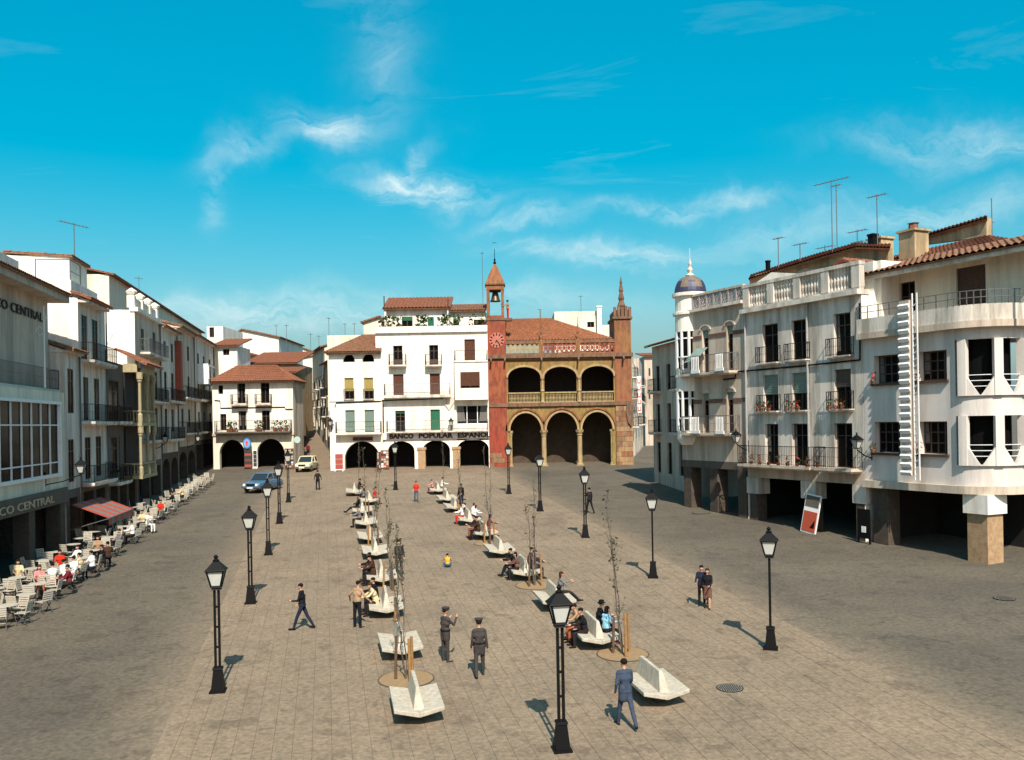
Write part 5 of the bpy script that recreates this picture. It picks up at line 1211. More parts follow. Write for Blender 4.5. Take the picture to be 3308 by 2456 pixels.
# aerials and chimneys over the right row
for i, (u_, vb, vt, Yo, arms, lb) in enumerate([(2690, 860, 580, 6, ((.985, 9, 2.4),), 'tallest aerial with long boom over the balustrade house'), (2705, 830, 590, 8, ((.97, 4, .6),), 'slim bent aerial beside the tallest one'),
        (2835, 790, 628, 6, ((.98, 7, 1.2),), 'second tall aerial right of the tallest one'), (2770, 800, 742, 8, ((.95, 7, 1.3), (.6, 6, .8)), 'short aerial with two booms on the ochre roof'),
        (2515, 860, 766, 6, ((.97, 5, .8),), 'leftmost aerial on the ochre roof'), (2585, 845, 786, 6, ((.97, 6, 1.0),), 'second aerial from the left on the ochre roof'), (2665, 820, 792, 7, ((.9, 6, 1.2),), 'low aerial left of the tallest one'),
        (3205, 750, 640, 12, ((.5, 2, .05),), 'thin bare rod beside the highest roof')]):
    bld = Mb if u_ < 2790 else V
    x_, z_ = bld.px(u_, vb, Yo); _, zt_ = bld.px(u_, vt, Yo); q = bld.wp(x_, Yo, z_); antenna(q.x, q.y, q.z-.8, zt_-z_+.8, lb, arms, rz=2.2)
def chim(bld, u_, vb, vt, Yo, w_, lb, m, pot=True):
    x_, z_ = bld.px(u_, vb, Yo); _, zt_ = bld.px(u_, vt, Yo); q = bld.wp(x_, Yo, z_); t = thing('chimney', lb, 'chimney', q, math.atan2(dR.y, dR.x), 'chimneys on the right row')
    MB().box(-w_/2, -w_/2, -1.2, w_/2, w_/2, zt_-z_-.2).box(-w_*.6, -w_*.6, zt_-z_-.2, w_*.6, w_*.6, zt_-z_-.08).build('stack', m, t)
    if pot: MB().lathe([(w_*.25, 0), (w_*.22, .35), (w_*.3, .4)], 8, (0, 0, zt_-z_-.08)).build('pot', tile, t)
chim(Mb, 2481, 868, 838, 6, .22, 'small dark chimney at the left of the ochre roof', iron, False); chim(V, 2820, 790, 752, 7, .4, 'thin dark chimney left of the wide one', iron, False); chim(V, 2845, 790, 765, 8, 1.0, 'wide low chimney behind the second tall aerial', brownp, False); chim(V, 2952, 815, 740, 7.5, 1.1, 'tall ochre chimney with red pot near the highest roof', brownp)
# poster board, dark board and street signs under the arcade
pb = at(2610, 1722); t = thing('poster_board', 'leaning red and white poster board under the right arcade', 'poster board', pb, math.atan2(dR.y, dR.x))
MB().box(-.55, -.03, 0, .55, .03, 2.05).build('board', whp, t); MB().box(-.48, -.05, .08, .48, -.032, 1.15).build('red_panel', mat('poster_red', (.42, .07, .03), .6, .2, 8), t); MB().box(-.48, -.05, 1.4, .48, -.032, 1.98).build('picture_panel', dgrey, t)
MB().prism([(.1, .3), (.4, .3), (.4, .75)], -.06, -.051).build('dark_mark', iron, t)
t.rotation_euler = (RAD(-8), RAD(6), math.atan2(dR.y, dR.x))
pb = at(2792, 1756); t = thing('menu_board', 'small black menu board leaning by the arcade pillar', 'menu board', pb, math.atan2(dR.y, dR.x))
MB().box(-.4, -.03, .25, .4, .03, 1.7).box(-.4, -.05, 0, -.34, .05, .25).box(.34, -.05, 0, .4, .05, .25).build('board', iron, t); MB().box(-.12, -.05, .55, .15, -.032, .85).build('paper', whp, t)

def gposter(u, v, label, w_, z0_, h_):
    q = at(u, v); rack(0, 0, label, w_, z0_+h_, [pcol[0], pcol[3], pcol[1], whp, pcol[5], pcol[2]], (q.x, q.y, q.z), n=4, rows=6, mw=dgrey, group='poster boards beyond the arcade')
gposter(2283, 1546, 'colourful poster board seen through the domed house arcade', 2.2, .6, 1.7)
# ================================================================ street lamps
frost = mat('lantern_glass', (.46, .46, .42), .35, .08, 6)
def make_lamp(label, group='iron lamps standing on the square'):
    t = thing('street_lamp', label, 'street lamp', group=group)
    MB().taper(0, 0, -.1, .06, .44, .44, .42, .42).taper(0, 0, .06, .62, .34, .34, .22, .22).taper(0, 0, .62, .68, .27, .27, .24, .24).build('base', iron, t)
    b = MB().box(-.085, -.035, .66, -.025, .035, 2.82).box(.025, -.035, .66, .085, .035, 2.82)
    for z in (1.2, 1.75, 2.3): b.box(-.08, -.03, z, .08, .03, z+.05)
    b.build('pole', iron, t)
    ln = MB().taper(0, 0, 2.80, 2.86, .26, .26, .2, .2).taper(0, 0, 2.86, 2.92, .3, .3, .26, .26)
    for sx_ in (-1, 1):
        for sy in (-1, 1): ln.bar((sx_*.125, sy*.125, 2.9), (sx_*.225, sy*.225, 3.32), .035)
    for a in range(4):
        c, s = math.cos(a*math.pi/2), math.sin(a*math.pi/2); R_ = Matrix.Rotation(a*math.pi/2, 3, 'Z')
        ln.bar(R_ @ Vector((-.235, .235, 3.32)), R_ @ Vector((.235, .235, 3.32)), .04)
    o = ln.build('lantern', iron, t)
    MB().taper(0, 0, 2.92, 3.31, .25, .25, .43, .43).build('pane', frost, o)
    MB().taper(0, 0, 3.33, 3.36, .56, .56, .52, .52).taper(0, 0, 3.36, 3.56, .5, .5, .16, .16).lathe([(.08, 3.56), (.09, 3.6), (.04, 3.64), (.07, 3.69), (.02, 3.75)], 8).build('cap', iron, o)
    return t
LAMPS = [(705, 2235, 'nearest lamp of the left lamp row'), (810, 1950, 'second nearest lamp of the left lamp row'), (867, 1793, 'left-row lamp standing before the blue car'), (903, 1692, 'fourth lamp of the left lamp row'), (932, 1623, 'farthest lamp of the left lamp row'),
         (1815, 2425, 'nearest lamp, bottom centre, overlapping a bench'), (2490, 2097, 'nearest lamp of the right lamp row'), (2110, 1867, 'right-row lamp near the walking couple'), (1891, 1737, 'right-row lamp with a man walking behind it'), (1745, 1652, 'lamp before the second town hall column'), (1644, 1596, 'lamp before the first town hall arch'), (1278, 1583, 'lamp before the first bank arch')]
l0 = None
for u, v, lb in LAMPS:
    p = at(u, v)
    if l0 is None: l0 = make_lamp(lb); o = l0
    else: o = copy_tree(l0); o['label'] = lb
    o.location = p; o.rotation_euler = (0, 0, PA+random.uniform(-.15, .15)+(1.2 if u > 1900 else 0))
def wall_lamp(b, x, z, label, out=.9):
    t = thing('wall_lamp', label, 'wall lamp', b.wp(x, -out, z), math.atan2(b.d.y, b.d.x), 'bracket lanterns on the facades')
    MB().tube([(0, out, -.5), (0, out*.5, -.35), (0, 0, -.05)], .03, 6).bar((0, out, -.6), (0, out, .1), .05).build('bracket', iron, t)
    fr = MB().taper(0, 0, 0, .05, .2, .2, .2, .2)
    for sx_ in (-1, 1):
        for sy in (-1, 1): fr.bar((sx_*.1, sy*.1, .05), (sx_*.2, sy*.2, .42), .03)
    fr.build('lantern', iron, t); MB().taper(0, 0, .05, .41, .19, .19, .37, .37).build('pane', frost, t)
    MB().taper(0, 0, .42, .65, .52, .52, .12, .12).lathe([(.06, .65), (.03, .8)], 6).build('cap', iron, t)
def wl(b, u, v, label, out=.9): x, z = b.px(u, v, -out); wall_lamp(b, x, z, label, out)
wl(C1 if False else B1, 262, 1530, 'bracket lantern on the white house beside the bank', 1.6); wl(D1, 535, 1430, 'bracket lantern on the parapet house'); wl(G1, 640, 1425, 'bracket lantern on the last left house')
wl(N, 2378, 1430, 'bracket lantern on the domed house'); wl(Mb, 2768, 1450, 'large bracket lantern at the right of the balustrade house', 1.0); wl(S, 1457, 1375, 'bracket lantern on the bank beside the crest', .6); wl(Q, 1068, 1375, 'bracket lantern at the left edge of the corner house', .5)
# ================================================================ benches
conc = mat('bench_concrete', (.44, .39, .30), .9, .25, 6.0, .3, 30, dirt=.3)
def make_bench(label):
    t = thing('concrete_bench', label, 'bench', group='white concrete benches in two rows')
    hw, L = .62, .92
    def bev(o):
        m_ = o.modifiers.new('worn_edge', 'BEVEL'); m_.width = .018; m_.segments = 2; return o
    for sgn in (-1, 1):
        top = [(0, .34), (sgn*hw, .46)]
        v = []
        for y in (-L, L):
            yy = y+(.10 if y < 0 else 0)*0
            v += [(0, y-(.07 if y < 0 else 0), .36), (sgn*hw, y, .46), (sgn*hw, y, .36), (0, y-(.07 if y < 0 else 0), .24)]
        f = [(0, 4, 5, 1), (1, 5, 6, 2), (2, 6, 7, 3), (0, 1, 2, 3), (7, 6, 5, 4), (0, 3, 7, 4)]
        if sgn < 0: f = [tuple(reversed(q)) for q in f]
        bev(MB().add(v, f).build('seat', conc, t))
    MB().taper(0, .12, -.1, .28, .26, 1.1, .34, 1.3).build('pedestal', mat('shade_dark_concrete', (.06, .05, .04), .9, .2, 5), t)  # pedestal coloured near-black to paint in the shade below the seat
    v = []
    for y, h, w0, w1 in ((-.48, .58, .28, .09), (L, .86, .28, .10)): 
        v += [(-w0/2, y-(.3 if y < 0 else 0), .36), (w0/2, y-(.3 if y < 0 else 0), .36), (w1/2, y, .84), (-w1/2, y, .84)]
    bev(MB().add(v, [(0, 1, 2, 3), (7, 6, 5, 4), (1, 5, 6, 2), (0, 3, 7, 4), (3, 2, 6, 7), (0, 4, 5, 1)]).build('backrest', conc, t))
    return t
BL = [(1345, 2306, 'nearest bench of the left row, empty'), (1292, 2112, 'empty bench of the left row behind the stakes'), (1247, 1982, 'left-row bench where the man in cream jacket sits'), (1232, 1884, 'left-row bench where the man in brown coat sits'), (1212, 1800, 'left-row bench behind the brown coat man'), (1194, 1751, 'sixth bench of the left row, empty'), (1182, 1703, 'seventh bench of the left row'), (1170, 1663, 'left-row bench with reclining dark figure'), (1192, 1629, 'left-row bench with person in red sweater'), (1145, 1600, 'farthest bench of the left row')]
BR = [(2112, 2252, 'nearest bench of the right row beside the man in blue'), (1918, 2080, 'right-row bench with the boy in rust trousers'), (1790, 1962, 'right-row bench with woman reading'), (1692, 1866, 'right-row bench with dark-dressed group'), (1612, 1795, 'empty bench of the right row'), (1562, 1738, 'right-row bench with person in rust trousers'), (1513, 1693, 'right-row bench with girl in white'), (1468, 1652, 'right-row bench behind the girl in white'), (1442, 1624, 'small empty bench near the far end of right row'), (1413, 1595, 'farthest bench of the right row')]
b0 = None; BP = {}
for u, v, lb in BL+BR:
    p = at(u, v)
    if b0 is None: b0 = make_bench(lb); o = b0
    else: o = copy_tree(b0); o['label'] = lb
    o.location = p; rz = PA+random.uniform(-.03, .03); o.rotation_euler = (math.atan(SLOPE)*.9, 0, rz); BP[lb] = (p, rz)
# ================================================================ young trees with stakes and round beds
bark = mat('sapling_bark', (.09, .072, .052), .9, .3, 10); leaf = mat('sapling_leaf', (.045, .05, .02), .7, .4, 20); stake = mat('wood_stake', (.27, .14, .045), .85, .3, 8); bedm = mat('tan_gravel', (.25, .16, .075), .95, .2, 8, .5, 40)
ironst = mat('dark_stake', (.10, .055, .03), .85, .3, 8)
def sapling(u, v, H, seed, label, bed=True, stems=1, stakes=3, lv=60, lean=(0, 0)):
    p = at(u, v); rr = random.Random(seed)
    if bed:
        bd_ = thing('tree_bed', 'round tan earth bed under the '+label, 'tree bed', p, 0, 'round earth beds in the paving')
        MB().add([(.76*math.cos(k*math.pi/16), .76*math.sin(k*math.pi/16), .024+SLOPE*math.sin(k*math.pi/16)) for k in range(32)], [tuple(range(32))]).build('earth', bedm, bd_)
        rg = MB()
        for k in range(32):
            a1, a2 = k*math.pi/16, (k+1)*math.pi/16
            rg.add([(r_*math.cos(a), r_*math.sin(a), SLOPE*r_*math.sin(a)+h) for r_, a, h in ((.76, a1, .034), (.80, a1, .03), (.80, a2, .03), (.76, a2, .034))], [(0, 1, 2, 3)])
        rg.build('rim', jointm, bd_)
    t = thing('sapling', label, 'young tree', p, 0, 'young staked trees between the benches')
    tips = []; tr_ = MB()
    for s_ in range(stems):
        a = rr.uniform(0, 6.28); sp0 = .05 if stems == 1 else .12
        pts = [Vector((0, 0, -.1))]; n = 7
        for k in range(1, n+1):
            f = k/n; pts.append(Vector((sp0*stems*f*math.cos(a)+rr.uniform(-.05, .05)+lean[0]*f, sp0*stems*f*math.sin(a)+rr.uniform(-.05, .05)+lean[1]*f, H*f*(1 if s_ == 0 else rr.uniform(.7, .95)))))
        tr_.tube(pts, [.019*(1-.8*k/n)+.004 for k in range(n+1)], 6); tips.append(pts)
    tr_.build('trunk', bark, t)
    br_ = MB(); ends = []
    for pts in tips:
        for k in range(15):
            f = rr.uniform(.3, .97); i = min(int(f*(len(pts)-1)), len(pts)-2); q = pts[i].lerp(pts[i+1], f*(len(pts)-1)-i)
            a = rr.uniform(0, 6.28); ln = rr.uniform(.25, .6)*(1.15-f*.75)*H/4.2
            e = q+Vector((math.cos(a)*ln*.38, math.sin(a)*ln*.38, ln)); m_ = q.lerp(e, .5)+Vector((math.cos(a), math.sin(a), 0))*ln*.08
            br_.tube([q, m_, e], [.010, .007, .003], 4); ends.append((q, e))
    br_.build('branches', bark, t)
    lf = MB()
    for k in range(int(lv*.42)):
        q, e = ends[rr.randrange(len(ends))]; c = q.lerp(e, rr.uniform(.2, 1.1))+Vector((rr.uniform(-.1, .1), rr.uniform(-.1, .1), rr.uniform(-.08, .12)))
        s_ = rr.uniform(.03, .065); v1 = Vector((rr.uniform(-1, 1), rr.uniform(-1, 1), rr.uniform(-1, 1))).normalized()*s_; v2 = v1.cross(Vector((rr.uniform(-1, 1), rr.uniform(-1, 1), rr.uniform(-1, 1)))).normalized()*s_*.7
        lf.add([c-v1, c+v2, c+v1, c-v2], [(0, 1, 2, 3)])
    stuff(lf.build('leaves', leaf, t))
    order = sorted(range(stakes), key=lambda k: math.cos(k*2.1+seed))
    for k in range(stakes):
        wch = {1: ('single',), 2: ('left', 'right'), 3: ('leftmost', 'middle', 'rightmost')}[stakes][order.index(k)]
        a = k*2.1+seed; x, y = .30*math.cos(a), .30*math.sin(a); h = rr.uniform(1.05, 1.35)
        sk = thing('stake', '%s wooden stake propping the %s' % (wch, label), 'stake', (p.x+x, p.y+y, p.z+SLOPE*y), 0, 'wooden stakes around the saplings')
        MB().tube([(0, 0, -.1), (-x*.12, -y*.12, h)], [.045, .04], 7).build('post', stake if k != 1 else ironst, sk)
        MB().tube([(-x*.1, -y*.1, h*.85), (-x, -y, h*.85)], .008, 4).build('tie', ironst, sk)
sapling(1312, 2196, 3.9, 1, 'nearest sapling of the left row', stems=2, lv=120, lean=(-.25, 0))
sapling(1286, 2035, 3.6, 2, 'sapling between the second and third left benches', bed=False, stems=2, lv=160, stakes=1, lean=(-.2, 0))
sapling(1262, 1905, 4.0, 3, 'bushy sapling by the dark standing man', bed=False, stems=2, lv=200, stakes=2, lean=(-.2, 0))
sapling(1205, 1773, 4.3, 4, 'sapling at the middle of the left row', bed=True, stems=2, lv=160, lean=(.25, 0), stakes=3)
sapling(1180, 1680, 4.4, 5, 'thin sapling near the person in red', bed=False, lv=80, stakes=2)
sapling(1160, 1610, 4.6, 6, 'farthest sapling of the left row', bed=False, lv=40, stakes=1)
sapling(2012, 2115, 4.9, 7, 'tallest near sapling of the right row', stems=2, lv=230, lean=(-.3, .0))
sapling(1728, 1893, 4.6, 8, 'three-stemmed sapling of the right row', stems=3, lv=110, bed=True)
sapling(1582, 1757, 5.0, 9, 'right-row sapling by the person in rust trousers', stems=2, lv=60)
sapling(1494, 1668, 4.2, 10, 'right-row sapling behind the girl in white', bed=False, stems=2, lv=50, stakes=1)
sapling(1434, 1598, 4.8, 11, 'farthest sapling of the right row', bed=False, lv=30, stakes=1)
# ================================================================ manholes and grates
def manhole(u, v, r, label):
    p = at(u, v); t = thing('manhole_cover', label, 'manhole cover', p, 0, 'covers set in the ground'); t.rotation_euler = (math.atan(SLOPE), 0, 0)
    mm = mat('cover_iron', (.17, .155, .125), .7, .25, 20)
    MB().lathe([(r, .02), (r, .03)], 28).build('plate', mm, t)
    rg = MB()
    for k in range(28):
        a1, a2 = 2*math.pi*k/28, 2*math.pi*(k+1)/28; rg.add([(q*math.cos(a), q*math.sin(a), .034) for q, a in ((r, a1), (r*1.08, a1), (r*1.08, a2), (r, a2))], [(0, 1, 2, 3)])
    rg.build('rim', iron, t)
    gr_ = MB()
    for k in range(-5, 6):
        x = r*k/6; h = math.sqrt(max(r*r*.8-x*x, 0))
        if h > .05: gr_.box(x-.012, -h, .03, x+.012, h, .036)
    gr_.build('ribs', iron, t)
manhole(2358, 2226, .33, 'round ribbed manhole cover at lower right'); manhole(2265, 1658, .5, 'dark manhole cover by the right arcade'); manhole(3245, 1935, .35, 'manhole cover near the right edge')
# ================================================================ cafe chairs and tables
slat = mat('white_slat_paint', (.42, .38, .30), .6, .12, 12); chl = mat('chair_frame', (.06, .055, .05), .6, .1)
def make_chair(label, simple=False):
    t = thing('cafe_chair', label, 'chair', group='slatted cafe chairs')
    fr = MB()
    for sx_ in (-1, 1):
        fr.bar((sx_*.21, -.2, -.03), (sx_*.21, .17, .85), .028).bar((sx_*.21, .24, -.03), (sx_*.21, -.2, .46), .028)
    fr.bar((-.21, .12, .14), (.21, .12, .14), .02).bar((-.21, -.1, .14), (.21, -.1, .14), .02)
    # backrest leans backwards (-y)
    fr = MB()
    for sx_ in (-1, 1):
        MB().bar((sx_*.2, .2, 0), (sx_*.2, -.18, .46), .028).build('leg', chl, t); MB().bar((sx_*.21, -.26, 0), (sx_*.21, .12, .45), .028).build('leg', chl, t)
        fr.bar((sx_*.2, -.16, .42), (sx_*.2, -.28, .90), .03)
    fr.bar((-.2, -.02, .24), (.2, -.02, .24), .022); fr.build('frame', slat, t)
    for k in range(5): y = -.16+.085*k; MB().box(-.23, y, .455, .23, y+.07, .475).build('seat_slat', slat, t)
    for k in range(5): z = .52+.085*k; y = -.165-.12*(z-.42)/.48; MB().box(-.23, y-.02, z, .23, y, z+.065).build('back_slat', slat, t)
    return t
def make_table(label):
    t = thing('cafe_table', label, 'table', group='round cafe tables')
    MB().lathe([(.36, .71), (.38, .72), (.38, .745), (.36, .75)], 20).build('table_top', slat, t)
    for k in range(3): a = k*2.094; MB().bar((.07*math.cos(a), .07*math.sin(a), .7), (.3*math.cos(a), .3*math.sin(a), -.02), .03).build('leg', chl, t)
    MB().lathe([(.09, .45), (.09, .47)], 10).build('brace', chl, t)
    return t
c0 = make_chair('white slatted cafe chair in the left terrace rows'); tb0 = make_table('white round cafe table among the left terrace chairs')
used = [False, False]
def put(proto, i, x, y, rz, label=None):
    o = proto if not used[i] else copy_tree(proto); used[i] = True
    o.location = (x, y, gz(y)); o.rotation_euler = (0, 0, rz)
    zn = next(n_ for q_, n_ in ZN if y < q_); kd = ('white slatted cafe chair ', 'white round cafe table ')[i]; o['label'] = kd+zn; o['group'] = ('cafe chairs ', 'cafe tables ')[i]+zn
    return o
ZN = [(38, 'in front of the bank'), (48, 'below the striped awning'), (62, 'in the middle of the terrace'), (99, 'at the far end of the terrace')]
def cl(off, y): return (-11.55+.45-.177*y+off, y)
rc = random.Random(12); seats = []
for off, y0_, y1_, stp in ((-1.05, 33.0, 79, 1.75), (-2.55, 33.9, 62, 1.9)):
    yy = y0_; k = 0
    while yy < y1_:
        x, y = cl(off+rc.uniform(-.12, .12), yy); o = put(tb0, 1, x, y, rc.uniform(0, 1)); o.scale = (.88, .88, .95)
        for (dx, dy, a) in ((.62, .05, 1.75), (-.62, 0, -1.5), (.05, .66, 3.05), (.0, -.66, 0.1)):
            if rc.random() < (.92 if yy < 45 else .7):
                o = put(c0, 0, x+dx+rc.uniform(-.1, .1), y+dy+rc.uniform(-.1, .1), a+rc.uniform(-.7, .7)); o.scale = (.9, .9, .92)
        yy += stp+rc.uniform(-.12, .2); k += 1
# ================================================================ cars
def car(label, u, v, heading, paint, L=4.1, Wd=1.55, Hh=1.42, name='parked_car', box=False):
    p = at(u, v); t = thing(name, label, 'car', p, heading, 'cars near the far left corner')
    wr_ = .30; chrome = mat('chrome', (.5, .5, .5), .25, 0, metal=.9); rub = mat('tyre_rubber', (.02, .02, .02), .85, 0); lamp_m = mat('headlight_glass', (.8, .8, .75), .15, 0); cgl = mat('car_glass', (.02, .025, .03), .1, 0, spec=.5)
    # body: front at -y
    hL, hw = L/2, Wd/2
    secs = [(-hL, .36, .62, .86), (-hL+.12, .28, .74, .94), (-hL+.95, .25, .84, 1.0), (-.55, .24, .88, 1.0), (hL-1.0, .24, .90, 1.0), (hL-.15, .28, .86, .96), (hL, .38, .72, .9)]
    b = MB(); vs = []; fs = []
    for (y, z0_, z1_, s_) in secs:
        w_ = hw*s_; m_ = (z0_+z1_)/2
        vs += [(-w_*.92, y, z0_), (-w_, y, m_), (-w_*.96, y, z1_-.05), (-w_*.86, y, z1_), (w_*.86, y, z1_), (w_*.96, y, z1_-.05), (w_, y, m_), (w_*.92, y, z0_)]
    for i in range(len(secs)-1):
        for k in range(8): fs.append((i*8+k, (i+1)*8+k, (i+1)*8+(k+1) % 8, i*8+(k+1) % 8))
    fs += [tuple(range(8)), tuple(range((len(secs)-1)*8+7, (len(secs)-1)*8-1, -1))]
    b.add(vs, fs).build('body', paint, t, smooth=False)
    yr = hL-(.35 if box else .75)
    cab = [(-.75, .86, .88), (-.15, Hh-.06, .76), (.2, Hh, .75), (yr-.35, Hh-.03, .75), (yr, .9, .86)]
    vs, fs = [], []
    for (y, z, s_) in cab: vs += [(-hw*s_, y, z), (hw*s_, y, z)]
    b = MB(); rf = MB()
    # glass house and roof
    gv = [(-hw*.88, -.75, .86), (hw*.88, -.75, .86), (hw*.75, -.15, Hh-.06), (-hw*.75, -.15, Hh-.06), (-hw*.75, yr-.4, Hh-.06), (hw*.75, yr-.4, Hh-.06), (hw*.86, yr, .88), (-hw*.86, yr, .88)]
    MB().add(gv, [(0, 1, 2, 3), (4, 5, 6, 7), (1, 6, 5, 2), (0, 3, 4, 7)]).build('window', cgl, t)
    MB().add([(-hw*.76, -.2, Hh-.065), (hw*.76, -.2, Hh-.065), (hw*.76, yr-.36, Hh-.065), (-hw*.76, yr-.36, Hh-.065), (-hw*.66, -.05, Hh), (hw*.66, -.05, Hh), (hw*.66, yr-.5, Hh), (-hw*.66, yr-.5, Hh)], [(0, 3, 2, 1), (4, 5, 6, 7), (0, 1, 5, 4), (1, 2, 6, 5), (2, 3, 7, 6), (3, 0, 4, 7)]).build('roof', paint, t)
    pl_ = MB()
    for sx_ in (-1, 1):
        for (ya, za, yb, zb_, s0, s1) in ((-.75, .86, -.17, Hh-.05, .885, .765), (.45, .88, .42, Hh-.05, .885, .765), (yr, .88, yr-.38, Hh-.05, .87, .765)): pl_.bar((sx_*hw*s0, ya, za), (sx_*hw*s1, yb, zb_), .07)
    pl_.build('pillars', paint, t)
    for sx_ in (-1, 1):
        for y in (-hL+.75, hL-.8):
            wl_ = MB().lathe([(wr_*.7, -.09), (wr_, -.07), (wr_, .07), (wr_*.7, .09)], 16); wl_.v = [(sx_*(hw-.08)+z, y+x_, wr_+y_-.02) for x_, y_, z in wl_.v]; w_o = wl_.build('wheel', rub, t)
            hc_ = MB().lathe([(wr_*.55, -.1), (wr_*.55, .1)], 12); hc_.v = [(sx_*(hw-.08)+z, y+x_, wr_+y_-.02) for x_, y_, z in hc_.v]; hc_.build('rim', chrome, w_o)
        hl = MB().lathe([(.10, -.03), (.09, .03)], 12); hl.v = [(sx_*hw*.66+x_, -hL-.02+z, .60+y_) for x_, y_, z in hl.v]; hl.build('headlight', lamp_m, t)
        MB().box(sx_*hw*.7-.1, hL-.01, .58, sx_*hw*.7+.1, hL+.03, .72).build('tail_light', redp, t)
        MB().box(sx_*(hw*.9)-.02, -.62, .9, sx_*(hw*.9)+.12*sx_, -.5, .98).build('mirror', chrome, t)
    MB().box(-hw*.46, -hL-.02, .52, hw*.46, -hL+.02, .68).build('grille', iron, t)
    MB().box(-hw*.95, -hL-.1, .36, hw*.95, -hL-.02, .46).build('bumper', chrome, t); MB().box(-hw*.92, hL+.0, .38, hw*.92, hL+.09, .48).build('bumper', chrome, t)
    MB().box(-.25, -hL-.12, .33, .25, -hL-.101, .42).build('number_plate', whp, t)
    for s_ in (-1, 1): MB().box(s_*hw*.999-.01, -.6, .66, s_*hw*.999+.01, hL-.5, .69).build('side_trim', chrome, t)
    return t
car('blue saloon car parked behind the left lamp row', 850, 1586, PA-.42, mat('blue_car_paint', (.055, .13, .21), .3, .1, 8, spec=.6), L=4.0)
car('small pale yellow car at the foot of the steep street', 992, 1521, PA-.25, mat('cream_car_paint', (.60, .56, .36), .35, .05, 8, spec=.5), L=3.6, Wd=1.5, box=True)
# round traffic sign by the street
p = at(962, 1520); t = thing('round_traffic_sign', 'round pale traffic sign on a post by the street corner', 'traffic sign', p)
MB().tube([(0, 0, 0), (0, 0, 2.9)], .03, 6).build('post', irong, t)
MB().prism([(.32*math.cos(k*math.pi/12), 2.95+.32*math.sin(k*math.pi/12)) for k in range(24)], -.04, -.02).build('plate', mat('sign_pale_green', (.35, .48, .42), .5, .1), t)
# pavement edge in front of the right arcade
# ================================================================ people
SKIN = mat('skin', (.40, .22, .14), .6, .12, 15)
def cloth(name, c): return mat('cloth_'+name, c, .95, .25, 9, .25, 40, spec=.08)
CL = {'black': (.012, .012, .014), 'navy': (.018, .022, .04), 'brown': (.055, .028, .018), 'tan': (.33, .21, .12), 'cream': (.58, .46, .27), 'red': (.48, .03, .015), 'yellow': (.60, .30, .03),
      'olive': (.05, .042, .038), 'blue': (.042, .056, .085), 'lblue': (.25, .48, .60), 'white': (.72, .70, .66), 'rust': (.34, .10, .05), 'grey': (.16, .15, .15), 'jeans': (.07, .10, .14), 'pink': (.52, .22, .2), 'dark': (.022, .018, .018), 'plaid': (.14, .07, .05), 'hair_d': (.015, .010, .008), 'hair_b': (.05, .025, .012), 'shoe': (.012, .010, .009), 'wine': (.16, .02, .03)}
def cm(n): return cloth(n, CL[n])
def capsule(mb, p, q, r0, r1, n=8):
    p, q = Vector(p), Vector(q); d = (q-p)
    if d.length < 1e-5: d = Vector((0, 0, 1e-4))
    u = d.normalized(); a = u.cross(Vector((0, 0, 1)))
    if a.length < .05: a = u.cross(Vector((0, 1, 0)))
    a.normalize(); b = u.cross(a); rows = []
    prof = [(-1, .0), (-.8, .6), (-.45, .89), (0, 1)]; vs, fs = [], []
    for s_, c in prof: rows.append((p+u*s_*r0, r0*c))
    for s_, c in reversed(prof): rows.append((q-u*s_*r1, r1*c))
    for c, r in rows:
        for k in range(n): t = 2*math.pi*k/n; vs.append(c+(a*math.cos(t)+b*math.sin(t))*max(r, 1e-3))
    for i in range(len(rows)-1):
        for k in range(n): fs.append((i*n+k, i*n+(k+1) % n, (i+1)*n+(k+1) % n, (i+1)*n+k))
    fs.append(tuple(range(n-1, -1, -1))); fs.append(tuple((len(rows)-1)*n+k for k in range(n)))
    mb.add(vs, fs)
TMP = bpy.data.objects.new('tmp', None)
def pose_dir(pitch, ab, side): # pitch forward from hanging down, ab outwards
    return Vector((side*math.sin(ab), math.sin(pitch)*math.cos(ab), -math.cos(pitch)*math.cos(ab)))
PN = [0]
